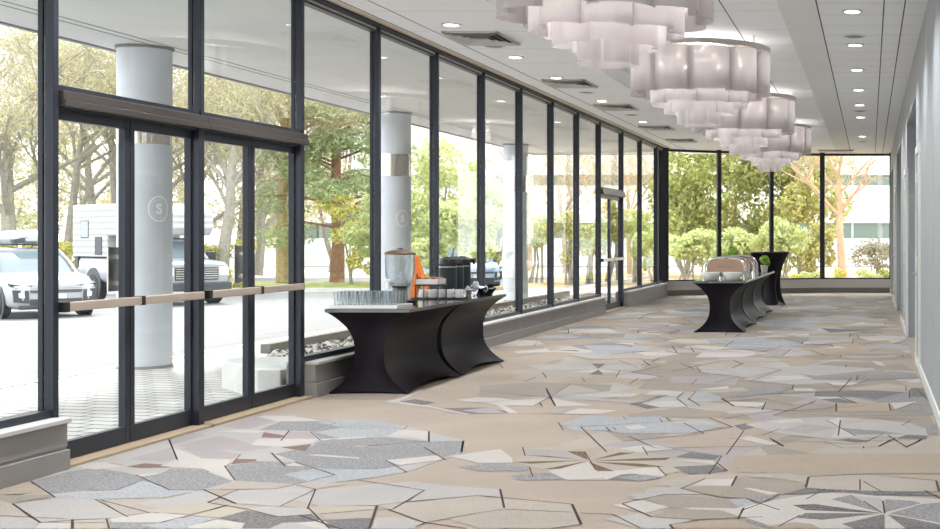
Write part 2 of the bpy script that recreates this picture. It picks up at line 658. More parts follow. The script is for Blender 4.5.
# the far and the hidden stretches repeat the same vocabulary of shards
rf = random.Random(4)
def shard(cx, cy, r, k, st=1.0, pl=.75):
    n = rf.choice((4, 5, 5, 6)); a0 = rf.random()*7
    pts = []
    for i in range(n):
        a = a0 + 2*PI*(i + rf.uniform(-.25, .25))/n
        pts.append((cx + r*math.cos(a)*st, cy + r*math.sin(a)*1.5*rf.uniform(.7, 1.2)))
    pts = [(min(max(x, -4.9), .5), y) for x, y in pts]
    fpoly(pts, k)
    if rf.random() < pl:
        i = rf.randrange(n); fline([pts[i], pts[(i+1) % n]] + ([pts[(i+2) % n]] if rf.random() < .4 else []), rf.choice((.008, .011, .014)))
def field(y0, y1, n):
    for i in range(n):
        shard(rf.uniform(-4.8, .4), rf.uniform(y0, y1), rf.uniform(.18, .5), rf.choice(['l', 'w', 'b4', 'b', 'g', 'p', 'b4', 'o', 'n', 'w', 'l']), 1.2)
for i in range(150):                                # quiet tone-on-tone ground under the traced shards
    y = rf.uniform(8.2, 17.5); k = rf.choice(['b4', 'b4', 'b', 'p', 't', 'b4', 'l'])
    x = rf.uniform(-3.4 if y > 11.2 else -1.6, .45)
    if 9.1 < y < 10.3 and x > -1.3 and rf.random() < .8: continue
    shard(x, y, rf.uniform(.25, .6), k, 1.3, .25)
field(15.2, 20.5, 120); field(20.5, 30.5, 190); field(-3, 6, 60)
for (ox, oy), txt in TR:
    for ln in txt.strip().splitlines():
        k, ps = ln.split(':')
        cp = [tuple(float(c) for c in q.split(',')) for q in ps.split()]
        if k[0] != 'L':                             # shards run on past the edge of the crop they were traced from
            ext = []
            for i, p in enumerate(cp):
                q = cp[(i+1) % len(cp)]; ext.append(p)
                if p[0] == q[0] and p[0] in (0, 940) and abs(p[1]-q[1]) > 4:
                    sg = -1 if p[0] == 0 else 1; e = 60 + 1.6*abs(p[1]-q[1])
                    if not (ox in (0, 780) and ((sg < 0) == (ox == 0))): ext.append((p[0] + sg*e, p[1]*.4 + q[1]*.6))
            cp = ext
        pts = [fl(ox + x/5.875, oy + y/5.875) for x, y in cp]
        if k[0] == 'L': fline(pts, {1: .006, 2: .008, 3: .011, 4: .012, 5: .014, 6: .015}[int(k[1])])
        else: fpoly(pts, k)
struct('floor', floor, CM)

# ------------------------------------------------------------------ window wall on the left
XR, XO, XG = -5.02, -5.12, -5.075                   # mullion room face, outer face, glass
HZ = 3.60                                           # ceiling height
D = [-2.7, -.95, .8, 2.55, 4.3, 6.04, 7.737, 9.43, 11.10, 12.84, 14.57, 16.32, 18.08, 19.86, 21.6, 23.35, 25.48, 27.53, 29.62, 30.8]
DOORB = {6: (7.737, 9.43), 7: (9.43, 11.10), 15: (23.35, 25.48)}
WN = [0]
for i in range(len(D)-1):
    a, b = D[i], D[i+1]; WN[0] += 1
    wr = structroot('window_%d' % WN[0])
    door = i in DOORB
    zb = 2.34 if door else .33
    mb = MB()
    mb.box(XO, b-.05, 0 if door or (i+1) in DOORB else .28, XG-.012, b, HZ).box(XG+.012, b-.05, 0 if door or (i+1) in DOORB else .28, XR, b, HZ)
    mb.box(XG-.012, b-.042, .2, XG+.012, b-.008, HZ)
    mb.build('mullion', DARK, wr, bevel=.004)
    fr = MB().box(XO, a, zb-.03, XR-.012, b-.05, zb+.035).box(XO, a, 3.525, XR-.02, b-.05, 3.545)
    fr.build('frame', DARK, wr)
    MB().box(XO+.01, a, 3.546, XR-.03, b-.05, 3.572).build('head_daylight_strip', TRIMW, wr)  # added strip; its white stands in for the bright line of daylight
    MB().box(XG-.005, a+.001, zb+.03, XG+.005, b-.051, 3.53).build('pane', PANE, wr)
struct('trim_1', MB().box(XO-.02, -5, 3.572, -4.985, 30.85, HZ+.02), DARK)
# far window wall, a shallow bay
FW = [(-5.02, 30.5), (-3.81, 31.15), (-2.55, 31.72), (-1.29, 32.2), (.60, 32.2)]
for i in range(4):
    (x0, y0), (x1, y1) = FW[i], FW[i+1]
    WN[0] += 1; wr = structroot('window_%d' % WN[0])
    v = Vector((x1-x0, y1-y0)); ln = v.length; ang = math.atan2(v.y, v.x); M = Matrix.Translation((x0, y0, 0)) @ Matrix.Rotation(ang, 4, 'Z')
    mw = .095 if i != 3 else .125
    MB().box(0 if i else -.16, -.06, .3, mw, .06, HZ).xf(M).build('mullion', DARK, wr, bevel=.004)
    f2 = MB().box(0, -.05, .34, ln, .05, .38).box(0, -.05, 3.52, ln, .05, 3.58)
    if i == 3: f2.box(ln-.1, -.06, .3, ln-.04, .06, HZ)
    f2.xf(M).build('frame', DARK, wr)
    MB().box(mw, -.005, .37, ln, .005, 3.53).xf(M).build('pane', PANE, wr)
    struct('baseboard_end', MB().box(-.02, -.10, .0, ln+.02, .12, .13).xf(M), BASEB)
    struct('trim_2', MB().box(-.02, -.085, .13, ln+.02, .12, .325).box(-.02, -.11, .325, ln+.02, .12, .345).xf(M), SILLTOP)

def sill(a, b):
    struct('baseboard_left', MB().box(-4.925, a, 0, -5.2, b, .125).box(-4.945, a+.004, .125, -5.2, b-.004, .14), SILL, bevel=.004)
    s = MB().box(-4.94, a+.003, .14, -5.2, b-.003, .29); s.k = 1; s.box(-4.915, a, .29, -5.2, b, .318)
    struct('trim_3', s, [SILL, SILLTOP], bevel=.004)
    g = MB()
    for y in np.arange(a+2.1, b-.4, 2.1): g.box(-4.939, y, .145, -4.95, y+.006, .288)
    if g.v: struct('trim_4', g, GROOVE)
sill(-5, 7.70); sill(11.13, 23.33); sill(25.52, 30.55)
# transom beams over the doors
for a, b in DOORB.values():
    struct('trim_5', MB().box(XO, a, 2.24, -4.975, b, 2.285).box(XO, a, 2.285, -4.99, b, 2.34), BROWN, bevel=.005)
    struct('trim_6', MB().box(-5.16, a-.05, -.01, -4.945, b, .022), mat('door threshold', lin(166, 146, 120), .5), bevel=.006)
# door leaves: narrow stile frames, glass, bronze push bars, grey pull plates outside
dn = 0
for bi, (a, b) in DOORB.items():
    mid = (a + b - .05)/2
    for j, (y0, y1) in enumerate(((a+.012, mid-.004), (mid+.004, b-.06))):
        dn += 1; dr = structroot('door_%d' % dn)
        st = .05; x0, x1 = -5.115, -5.065
        fr = MB().box(x0, y0, .025, x1, y0+st, 2.225).box(x0, y1-st, .025, x1, y1, 2.225).box(x0, y0+st, .025, x1, y1-st, .14).box(x0, y0+st, 2.165, x1, y1-st, 2.225)
        fr.build('leaf_frame', DARK, dr, bevel=.003)
        MB().box(-5.094, y0+st-.005, .135, -5.086, y1-st+.005, 2.17).build('pane', PANE, dr)
        pb = MB().box(-5.03, y0+.035, .965, -4.985, y1+.02 if j == 0 else y1, 1.022).build('push_bar', BRONZE if bi != 15 else STEEL, dr, bevel=.006)
        MB().box(-5.07, y0-.005, .962, -4.982, y0+.04, 1.026).build('end_cap', BLACKP, pb, bevel=.004)
        if j == 0:
            MB().box(-5.165, y1-.095, 1.06, -5.155, y1+.04, 1.36).box(-5.156, y1-.04, 1.1, -5.114, y1-.015, 1.13).box(-5.156, y1-.04, 1.28, -5.114, y1-.015, 1.31).build('pull_plate', STEEL, dr)
    struct('trim_7', MB().box(XO, a, 2.224, -5.03, b-.05, 2.245).box(XO, b-.09, 0, XR+.005, b-.05, 2.26).box(XO, a-.0, 0, -5.04, a+.012, 2.26), DARK)

# ------------------------------------------------------------------ right wall, doors in it
X = .53
RC = [(14.4, 17.9), (21.4, 24.5), (28.8, 31.5)]
wl = MB(); y = -8
for a, b in RC:
    wl.box(X, y, 0, X+.4, a, HZ).box(X, a, 3.05, X+.4, b, HZ).box(X+.16, a, 0, X+.4, b, 3.05); y = b
wl.box(X, y, 0, X+.4, 32.4, HZ)
struct('wall_right', wl, WALLM)
g = MB(); bb = MB()
y = -8
for a, b in RC + [(32.3, 33)]:
    g.box(X-.001, y, .797, X+.01, a-.02, .805)
    bb.box(X-.014, y, 0, X+.01, a, .10); y = b
for y in (4.0, 5.6, 7.2, 8.8, 10.4, 12.0, 19.3, 26.2): g.box(X-.001, y, .1, X+.01, y+.006, 3.6)
struct('trim_8', g, mat('wall joint', lin(160, 160, 160), .7)); struct('baseboard_right', bb, TRIMW)
for a, b in RC: struct('trim_9', MB().box(X+.145, a, 0, X+.17, b, .12), TRIMW)
for y0 in (13.15, 17.97, 25.3):
    dn += 1; dr = structroot('door_%d' % dn); wd = .86
    MB().box(X-.022, y0-.09, 0, X+.02, y0, 2.43).box(X-.022, y0+wd, 0, X+.02, y0+wd+.07, 2.43).box(X-.022, y0, 2.34, X+.02, y0+wd, 2.43).build('frame', TRIMW, dr, bevel=.004)
    MB().box(X-.008, y0+.004, .01, X+.02, y0+wd-.004, 2.335).build('leaf', WALLM, dr)
    for z in (.30, 1.17, 2.05): MB().tube((X-.03, y0+.01, z-.055), (X-.03, y0+.01, z+.055), .012, n=8).box(X-.03, y0-.02, z-.05, X-.02, y0+.03, z+.05).build('hinge', STEEL, dr)
    MB().tube((X-.008, y0+wd-.09, 1.02), (X-.06, y0+wd-.09, 1.02), .012, n=8).tube((X-.06, y0+wd-.08, 1.02), (X-.06, y0+wd-.2, 1.02), .011, n=8).build('lever', STEEL, dr)
struct('wall_back', MB().box(-5.3, -8.1, 0, .9, -8, 3.9), WALLM)

# ------------------------------------------------------------------ ceiling
def tiles(name, c, along, step_y, xs):
    """plain tile with faint cross joints every step_y metres"""
    m = bpy.data.materials.new(name); m.use_nodes = True; nt = m.node_tree; N = nt.nodes; L = nt.links; p = N['Principled BSDF']; p.inputs['Roughness'].default_value = .85
    tc = N.new('ShaderNodeTexCoord'); sp = N.new('ShaderNodeSeparateXYZ'); L.new(tc.outputs['Object'], sp.inputs[0])
    md = N.new('ShaderNodeMath'); md.operation = 'FLOORED_MODULO'; md.inputs[1].default_value = step_y; L.new(sp.outputs['Y'], md.inputs[0])
    lt = N.new('ShaderNodeMath'); lt.operation = 'LESS_THAN'; lt.inputs[1].default_value = .022; L.new(md.outputs[0], lt.inputs[0])
    mx = N.new('ShaderNodeMix'); mx.data_type = 'RGBA'; mx.inputs[6].default_value = c; mx.inputs[7].default_value = tuple(v*.76 for v in c[:3]) + (1,)
    L.new(lt.outputs[0], mx.inputs[0]); L.new(mx.outputs[2], p.inputs['Base Color'])
    n = N.new('ShaderNodeTexNoise'); n.inputs['Scale'].default_value = 90; L.new(tc.outputs['Object'], n.inputs['Vector'])
    b = N.new('ShaderNodeBump'); b.inputs['Strength'].default_value = .08; L.new(n.outputs['Fac'], b.inputs['Height']); L.new(b.outputs[0], p.inputs['Normal'])
    return m
TL = tiles('ceiling strip tile', lin(248, 249, 251), 1, 1.2, None)
TRt = tiles('ceiling plank tile', lin(243, 245, 247), 1, .61, None)
RX0, RX1, RY1, RZ = -3.53, -.861, 27.2, 3.82
struct('ceiling', MB().box(-4.86, -8, HZ, RX0, 32.6, HZ+.3), TL)
struct('ceiling', MB().box(RX0-.1, -8, RZ, RX1+.1, RY1, RZ+.1), TL)
struct('ceiling', MB().box(RX0, RY1, HZ, RX1, 32.6, HZ+.3), TL)
struct('ceiling', MB().box(RX1, -8, HZ, -.50, 32.6, HZ+.3), DRY)
struct('ceiling', MB().box(-.49, -8, HZ, .95, 32.6, HZ+.3), TRt)
struct('trim_10', MB().box(-5.0, -8, HZ+.002, -4.866, 31.0, HZ+.3), BEIGE)
gr = MB()
for x in (-4.866, -4.60): gr.box(x-.006, -8, HZ-.001, x+.006, 31.2, HZ+.05)
for x in (-.497, .13, .325): gr.box(x-.006, -8, HZ-.001, x+.006, 32.2, HZ+.05)
for x in (-1.525, -2.275, -3.025): gr.box(x-.006, -8, RZ-.001, x+.006, RY1, RZ+.05)
struct('trim_11', gr, GROOVE)
struct('wall_left', MB().box(-5.3, -8, HZ+.0, -4.99, 31.2, HZ+.5).box(-5.3, -8, -.2, -5.14, -5, 3.6).box(-5.2, -8, 0, -5.0, -2.74, 3.6), DRY)

# ------------------------------------------------------------------ chandeliers
def sheet_mat():
    m = bpy.data.materials.new('frosted shade panel'); m.use_nodes = True; nt = m.node_tree; N = nt.nodes; L = nt.links; p = N['Principled BSDF']
    c = lin(190, 185, 185)
    p.inputs['Base Color'].default_value = c; p.inputs['Roughness'].default_value = .35
    t = N.new('ShaderNodeBsdfTranslucent'); t.inputs[0].default_value = c
    a = N.new('ShaderNodeMixShader'); a.inputs[0].default_value = .36; L.new(p.outputs[0], a.inputs[1]); L.new(t.outputs[0], a.inputs[2])
    tr = N.new('ShaderNodeBsdfTransparent'); tr.inputs[0].default_value = (.98, .95, .94, 1)
    b = N.new('ShaderNodeMixShader'); b.inputs[0].default_value = .06; L.new(a.outputs[0], b.inputs[1]); L.new(tr.outputs[0], b.inputs[2])
    L.new(b.outputs[0], N['Material Output'].inputs['Surface']); return m
SHEET = sheet_mat()
BULB = mat('lit bulb', lin(255, 240, 220), emit=((1, .82, .62, 1), 4.0))
def make_chandelier(label, loc):
    """origin on the recess ceiling"""
    t = thing('chandelier', label, 'chandelier', loc, 0, 'tiered chandeliers along the ceiling recess')
    rg = MB()
    for r0, r1, z0, z1 in ((.80, .895, -.15, -.09),):
        n = 64; rings = [[(r*math.cos(2*PI*k/n), r*math.sin(2*PI*k/n), z) for k in range(n)] for r, z in ((r0, z0), (r1, z0), (r1, z1), (r0, z1), (r0, z0))]
        rg.loft(rings, cap=False)
    for k in range(4): rg.box(-.8, -.012, -.13, .8, .012, -.10).xf(Matrix.Rotation(PI/4, 4, 'Z'))
    rg.build('ring', STEEL, t, smooth=True)
    for k in range(4):
        a = PI/4 + k*PI/2; MB().tube((.84*math.cos(a), .84*math.sin(a), -.1), (.84*math.cos(a), .84*math.sin(a), 0), .008, n=6).build('hanger', STEEL, t)
    MB().lathe([(.10, 0), (.10, -.03), (.05, -.05), (.012, -.06), (.012, -.11)], 20).build('canopy', STEEL, t, smooth=True)
    # radius of panel centres, panel radius, count, top, bottom, twist
    for ti, (rc, rp, n, z1, z0, tw) in enumerate(((.60, .275, 10, -.155, -.675, .05), (.42, .215, 8, -.42, -.79, .2), (.27, .16, 7, -.60, -.895, .5), (.14, .125, 5, -.74, -1.03, .35))):
        for k in range(n):
            a = tw + 2*PI*k/n; off = .02*(1 if k % 2 else -.3); pm = MB(); seg = 12; h = 1.25 + .1*(k % 2)
            top, bot = [], []
            for i in range(seg+1):
                b = a - h + 2*h*i/seg
                x, y = (rc+off)*math.cos(a) + rp*math.cos(b), (rc+off)*math.sin(a) + rp*math.sin(b)
                top.append((x, y, z1 - .015*(k % 2))); bot.append((x, y, z0 + .008*(k % 2)))
            pm.loft([bot, top], cap=False, closed=False)
            if ti == 0:
                for sx in (2, seg-2): p = top[sx]; pm.tube((p[0], p[1], -.10), (p[0], p[1], -.17), .006, n=6)
            pm.build('shade_panel', SHEET, t, smooth=True)
    for k in range(8):
        a = .2 + 2*PI*k/8
        b = MB().ball((.56*math.cos(a), .56*math.sin(a), -.25), (.032,)*3, 10, 6).build('bulb', BULB, t, smooth=True)
        MB().tube((.56*math.cos(a), .56*math.sin(a), -.22), (.56*math.cos(a), .56*math.sin(a), -.13), .018, n=8).build('socket', STEEL, b)
    return t
def point(loc, wt, col, r, name='chandelier_and_fill_glow'):
    ld = bpy.data.lights.new(name, 'POINT'); ld.energy = wt; ld.color = col; ld.shadow_soft_size = r
    o = bpy.data.objects.new(name, ld); COL.objects.link(o); o.location = loc; return o
CY = [9.9, 15.25, 20.6, 25.95]; CXC = -2.08
CL = ['large tiered frosted panel chandelier nearest the camera, cut by the top of the photo', 'tiered frosted panel chandelier hanging second in the row, its chrome ring in view',
      'third tiered frosted panel chandelier of the row, partly behind the second', 'smallest and farthest tiered frosted panel chandelier, over the end window']
c0 = make_chandelier(CL[0], (CXC, CY[0], RZ))
c0.scale = (.965, .965, 1)
for y, l in zip(CY[1:], CL[1:]): dup(c0, (CXC, y, RZ), .12*y, l)
for y in [-.8, 4.55] + CY: point((CXC, y, RZ-.24), CH_W, (1, .97, .95), .2)  # first two are unseen lamps without a chandelier, added to light the room

# ------------------------------------------------------------------ ceiling fixtures
LENS = mat('downlight lens', lin(255, 250, 240), emit=((1, .95, .86, 1), 7.0))
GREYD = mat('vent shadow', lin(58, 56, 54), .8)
VENT = mat('vent metal', lin(205, 203, 200), .45, .2)
def downlight(x, y, label, group):
    t = thing('downlight', label, 'ceiling light', (x, y, HZ), 0, group)
    MB().lathe([(.075, -.001), (.075, -.012), (.105, -.009), (.105, -.001)], 28, cap=False).build('trim_ring', TRIMW, t, smooth=True)
    MB().lathe([(.001, -.006), (.075, -.006)], 24, cap=False).build('lens', LENS, t)
    return t
def spot(x, y):
    ld = bpy.data.lights.new('downlight_and_fill_lamp', 'SPOT'); ld.energy = DL_W*4*(.75 if x > -1 else 1.25); ld.spot_size = 2.3; ld.spot_blend = .8; ld.shadow_soft_size = .07; ld.color = (.93, .97, 1)
    o = bpy.data.objects.new('downlight_and_fill_lamp', ld); COL.objects.link(o); o.location = (x, y, HZ-.02)
ORD = ['nearest', 'second', 'third', 'fourth', 'fifth', 'sixth', 'seventh']
for i, y in enumerate((12.75, 15.05, 17.0, 19.9, 23.5)):
    downlight(-4.27, y, 'round recessed downlight over the window strip, %s of five from the camera' % ORD[i], 'downlights along the window side'); spot(-4.27, y)
for i, y in enumerate((12.0, 14.1, 16.2, 18.4, 20.5, 22.6, 26.9)):
    downlight(-.17, y, 'round recessed downlight in the plank ceiling by the right wall, %s from the camera' % ORD[i], 'downlights along the right wall'); spot(-.17, y)
for y in (-4.0, -1.5, 1.0, 3.3, 5.6, 7.8, 10.0): spot(-4.27, y); spot(-.17, y)  # unseen spots without fixtures, added outside the view for room light
GRIL = mat('speaker grille', lin(150, 150, 150), .7)
def speaker(x, y, label, group):
    t = thing('ceiling_speaker', label, 'ceiling speaker', (x, y, HZ), 0, group)
    MB().lathe([(.10, -.001), (.10, -.008), (.125, -.006), (.125, -.001)], 24, cap=False).build('rim', TRIMW, t, smooth=True)
    MB().lathe([(.001, -.01), (.06, -.009), (.10, -.004)], 24, cap=False).build('grille', GRIL, t, smooth=True)
for i, (x, y) in enumerate(((-4.27, 14.2), (-4.25, 18.75), (-4.23, 22.2))):
    speaker(x, y, 'round grey ceiling speaker in the window strip, %s from the camera' % ORD[i], 'speakers over the window side')
for i, y in enumerate((13.5, 21.5, 28.5)):
    speaker(-.17, y, 'round grey ceiling speaker in the plank ceiling by the right wall, %s from the camera' % ORD[i], 'speakers over the right wall side')
def vent(x, y, wx, wy, label, group=None):
    t = thing('ceiling_vent', label, 'ceiling vent', (x, y, HZ), 0, group)
    a, b = wx/2, wy/2
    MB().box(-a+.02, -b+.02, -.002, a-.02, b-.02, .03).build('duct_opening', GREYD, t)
    f = MB()
    for s in (-1, 1): f.box(s*a, -b, -.018, s*(a-.035), b, 0).box(-a, s*b, -.018, a, s*(b-.035), 0)
    f.build('frame', VENT, t, bevel=.003)
    for k in range(4):
        q = 1 - .22*(k+.8); s = MB()
        for sg in (-1, 1):
            x0, y0 = a*q, b*q
            s.add([(sg*x0, -y0, -.004), (sg*x0, y0, -.004), (sg*(x0+.05), y0+.05, -.03), (sg*(x0+.05), -y0-.05, -.03)], [(0, 1, 2, 3)])
            s.add([(-x0, sg*y0, -.004), (x0, sg*y0, -.004), (x0+.05, sg*(y0+.05), -.03), (-x0-.05, sg*(y0+.05), -.03)], [(0, 1, 2, 3)])
        o = s.build('louvre', VENT, t); so2 = o.modifiers.new('t', 'SOLIDIFY'); so2.thickness = .003
for i, y in enumerate((13.6, 17.6, 20.8, 24.75, 28.0)):
    vent(-4.22, y, .6, .85, 'square louvred air vent in the window strip of the ceiling, %s from the camera' % ORD[i], 'square vents along the window side')
vent(-.85, 31.2, .9, .25, 'narrow slot air vent in the ceiling before the end window')

# ------------------------------------------------------------------ grey box on the right wall
t = thing('wall_box', 'tall grey box projecting from the right wall beside the nearest door', 'wall box', (X, 14.2, 1.33))
MB().box(-.095, -.12, 0, 0, .12, .56).build('housing', mat('grey box enamel', lin(146, 148, 152), .5), t, bevel=.006)
MB().box(-.104, -.09, .03, -.094, .09, .53).build('front_cover', STEEL, t, bevel=.004)

# ------------------------------------------------------------------ spandex covered tables
SPAN = mat('black spandex', lin(15, 9, 19), .5, spec=.2)
TOPM = mat('black gloss table top', lin(52, 54, 56), .12, spec=.6, coat=.3)
TEDGE = mat('table edge grey', lin(120, 122, 124), .3, .4)
def bow(t, e=2.6): return 1 - abs(2*t-1)**e
def cover_box(a, b, h, pa, pb):
    """stretch cover over a rectangular table, tied at four feet; a, b half sizes"""
    n, m = 12, 22; rings = []
    for j in range(m+1):
        t = j/m; s = bow(t)*(1 if t > .5 else 1); ca, cb = a - pa*s, b - pb*s
        cs = [(-ca, -cb), (ca, -cb), (ca, cb), (-ca, cb)]; ring = []
        for k in range(4):
            (x0, y0), (x1, y1) = cs[k], cs[(k+1) % 4]; lng = k % 2
            for i in range(n):
                u = i/n; c = math.sin(PI*u)
                x, y = x0+(x1-x0)*u, y0+(y1-y0)*u
                ins = (.05*s + .055*(1-t)**3*(1 if t < .6 else 0))*c*(1 if lng else .55)
                nx, ny = ((0, -1), (1, 0), (0, 1), (-1, 0))[k]
                hem = (.05 if lng else .02)*c*(1-t)**6
                ring.append((x-nx*ins, y-ny*ins, h*t + hem))
        rings.append(ring)
    return MB().loft(rings)
def banquet(label, x, y, a, b, h, group):
    t = thing('banquet_table', label, 'table', (x, y, 0), 0, group)
    cover_box(a-.012, b-.012, h-.03, .24, .04).build('stretch_cover', SPAN, t, smooth=True, angle=60)
    tm = MB(); tm.box(-a, -b, h-.032, a, b, h-.004); tm.k = 1; tm.box(-a+.002, -b+.002, h-.004, a-.002, b-.002, h)
    tm.build('tabletop', [TEDGE, TOPM], t, bevel=.003)
    for sx in (-1, 1):
        for sy in (-1, 1): MB().tube((sx*(a-.05), sy*(b-.05), 0), (sx*(a-.05), sy*(b-.05), .02), .03, n=10).build('foot', BLACKP, t)
    return t
TZ = .775
banquet('black spandex covered buffet table carrying the water glasses by the window', -4.575, 12.12, .385, .755, TZ, 'buffet tables by the window')
banquet('black spandex covered buffet table carrying the coffee pots by the window', -4.575, 13.65, .385, .755, TZ, 'buffet tables by the window')
FZ = .77
for i, l in enumerate(('front black spandex covered table of the far buffet row, white bowls on its end', 'middle black spandex covered table of the far buffet row', 'rear black spandex covered table of the far buffet row, beside the high cocktail table')):
    banquet(l, -2.257, 18.72 + .915 + 1.833*i, .405, .912, FZ, 'far buffet tables')
def high_table(label, x, y):
    t = thing('cocktail_table', label, 'table', (x, y, 0), .35)
    rings = []; m, n = 24, 64; h = 1.10
    for j in range(m+1):
        q = j/m; ring = []
        for k in range(n):
            a = 2*PI*k/n; c = abs(math.cos(2*a))
            foot = .26 + .12*c**1.5
            w_ = .45*q**1.0 + foot*(1-q); r = w_ - .15*bow(q, 2.2)*(1.0)
            ring.append((r*math.cos(a), r*math.sin(a), h*q + .09*(1-c)*(1-q)**6))
        rings.append(ring)
    MB().loft(rings).build('stretch_cover', SPAN, t, smooth=True, angle=60)
    MB().lathe([(.001, 1.095), (.45, 1.095), (.455, 1.11), (.45, 1.124), (.001, 1.124)], 48).build('tabletop', TOPM, t, smooth=True)
    for k in range(4):
        a = k*PI/2; MB().tube((.36*math.cos(a), .36*math.sin(a), 0), (.36*math.cos(a), .36*math.sin(a), .025), .025, n=10).build('foot', BLACKP, t)
    return t
high_table('tall round cocktail table in a black spandex cover before the end window', -2.15, 26.4)

# ------------------------------------------------------------------ things on the near tables
TUM = glass('drinking glass', (.97, .98, .985, 1), 1.9, .02, (.50, .55, .58, 1))
TG = glass('vessel glass', (.97, .98, .985, 1), 1.6, 0, (.62, .66, .69, 1))
WATER = glass('water', (.965, .985, .995, 1), 1.33)
t = thing('glass_tray', 'white rimmed tray holding the drinking glasses on the buffet table', 'tray', (-4.66, 11.68, TZ))
MB().box(-.31, -.19, 0, .31, .19, .012).build('base', mat('tray base', lin(206, 200, 190), .4), t, bevel=.004)
rm = MB()
for s in (-1, 1): rm.box(-.315, s*.19, .0, .315, s*.197, .026).box(s*.31, -.197, 0, s*.317, .197, .026)
rm.build('rim', WHITEC, t, bevel=.002)
g0 = None
def tumbler():
    r0, r1, h = .026, .034, .138
    return MB().lathe([(.001, 0), (r0, 0), (r1, h), (r1-.002, h), (r0-.002, .012), (.001, .012)], 20, cap=False)
rows = ['front', 'second', 'third', 'rear']
for j in range(4):
    for i in range(8):
        loc = (-4.66 - .263 + i*.0752, 11.68 - .13 + j*.083, TZ+.0125)
        lab = 'clear tumbler in the %s row on the glass tray, number %s from the window' % (rows[j], ['one', 'two', 'three', 'four', 'five', 'six', 'seven', 'eight'][i])
        if g0 is None: g0 = tumbler().build('drinking_glass', TUM, smooth=True); tag(g0, lab, 'glass', 'tumblers on the glass tray'); g0.location = loc
        else: dup(g0, loc, label=lab)
# water dispenser
t = thing('water_dispenser', 'large clear glass water dispenser with a bronze lid on a grey stand', 'drinks dispenser', (-4.70, 12.50, TZ))
MB().lathe([(.001, 0), (.085, 0), (.085, .012), (.072, .03), (.07, .15), (.09, .165), (.001, .165)], 28).build('stand', mat('dispenser stand', lin(96, 92, 88), .4, .5), t, smooth=True)
j = MB().lathe([(.001, .168), (.10, .168), (.125, .20), (.14, .30), (.143, .48), (.138, .48), (.135, .30), (.12, .205), (.098, .176), (.001, .176)], 36, cap=False).build('jar', TG, t, smooth=True)
MB().lathe([(.001, .178), (.095, .178), (.118, .21), (.132, .30), (.134, .43), (.001, .43)], 36, cap=False).build('water', WATER, j, smooth=True)
MB().lathe([(.148, .478), (.150, .492), (.12, .512), (.06, .528), (.03, .53), (.028, .545), (.001, .55)], 36).build('lid', mat('bronze lid', lin(128, 108, 92), .3, .8), t, smooth=True)
MB().tube((-.03, -.11, .20), (-.05, -.19, .20), .016, n=10).tube((-.05, -.18, .225), (-.05, -.18, .15), .018, n=10).box(-.085, -.2, .222, -.015, -.16, .24).build('spigot', WHITEC, t, bevel=.003)
t = thing('drip_dish', 'small black dish on the table in front of the wire riser', 'dish', (-4.52, 12.30, TZ))
MB().lathe([(.001, 0), (.05, 0), (.07, .028), (.066, .028), (.047, .006), (.001, .006)], 24, cap=False).build('bowl', BLACKP, t, smooth=True)
MB().lathe([(.07, .026), (.073, .03), (.068, .032)], 24, cap=False).build('lip', BLACKP, t, smooth=True)
# wire riser with a white box on top and an orange card stand
t = thing('wire_riser', 'small black wire riser lifting a white box above the cups', 'display stand', (-4.56, 12.98, TZ))
MB().box(-.135, -.13, .152, .135, .13, .16).build('shelf', BLACKP, t)
for sx in (-1, 1):
    lp = MB().path([(sx*.115, -.12, .155), (sx*.12, -.125, .0), (sx*.12, .125, 0), (sx*.115, .12, .155)], .006, 6).build('leg', BLACKP, t)
t = thing('sachet_box', 'low white open box of tea sachets on the wire riser', 'box', (-4.56, 12.98, TZ+.161))
bx = MB().box(-.12, -.11, 0, .12, .11, .006)
for s in (-1, 1): bx.box(-.12, s*.11, 0, .12, s*.105, .06).box(s*.12, -.11, 0, s*.115, .11, .06)
bx.build('tray', mat('white card', lin(232, 226, 224), .6), t)
rr = random.Random(2)
for i in range(8):
    x = -.095 + i*.027; MB().box(x-.009, -.08, .008, x+.009, .08, .068 + rr.uniform(0, .012)).build('sachet', mat(('red sachet', 'tan sachet', 'brown sachet')[i % 3], (lin(176, 70, 50), lin(204, 160, 120), lin(140, 84, 60))[i % 3], .6), t)
ORG = mat('orange card', lin(226, 122, 48), .5)
o = MB()
prof = [(-.10, 0), (-.075, .22), (-.055, .46), (-.02, .46), (.0, .36), (.075, .16), (.10, 0), (.05, 0), (.03, .13), (-.025, .28), (-.04, .0)]
o.loft([[(x, -.035, z) for x, z in prof], [(x, .035, z) for x, z in prof]])
o = o.build('card_stand', ORG, bevel=.002); o.location = (-4.80, 13.34, TZ)
tag(o, 'tall orange folded stand showing behind the white box on the buffet table', 'stand')
# mugs
t = thing('mug_tray', 'dark tray under the row of white mugs', 'tray', (-4.53, 13.24-.02, TZ))
MB().box(-.3, -.055, 0, .25, .055, .008).build('base', BLACKP, t, bevel=.003); MB().box(-.302, -.058, .004, .252, -.052, .016).box(-.302, .052, .004, .252, .058, .016).build('rim', BLACKP, t)
def mug(label, loc):
    t = thing('mug', label, 'mug', loc, 0, 'white mugs on the buffet table')
    MB().lathe([(.001, 0), (.034, 0), (.042, .02), (.043, .092), (.039, .092), (.038, .02), (.03, .008), (.001, .008)], 24, cap=False).build('cup', WHITEC, t, smooth=True)
    MB().path([(.040, 0, .075), (.062, 0, .074), (.07, 0, .05), (.060, 0, .026), (.040, 0, .022)], .006, 8).build('handle', WHITEC, t, smooth=True)
    return t
m0 = None
for i in range(5):
    lab = 'white mug on the dark tray, %s of five from the room side' % ['first', 'second', 'third', 'fourth', 'fifth'][i]
    loc = (-4.345 - i*.094, 13.22, TZ+.0085)
    if m0 is None: m0 = mug(lab, loc)
    else: dup(m0, loc, label=lab)
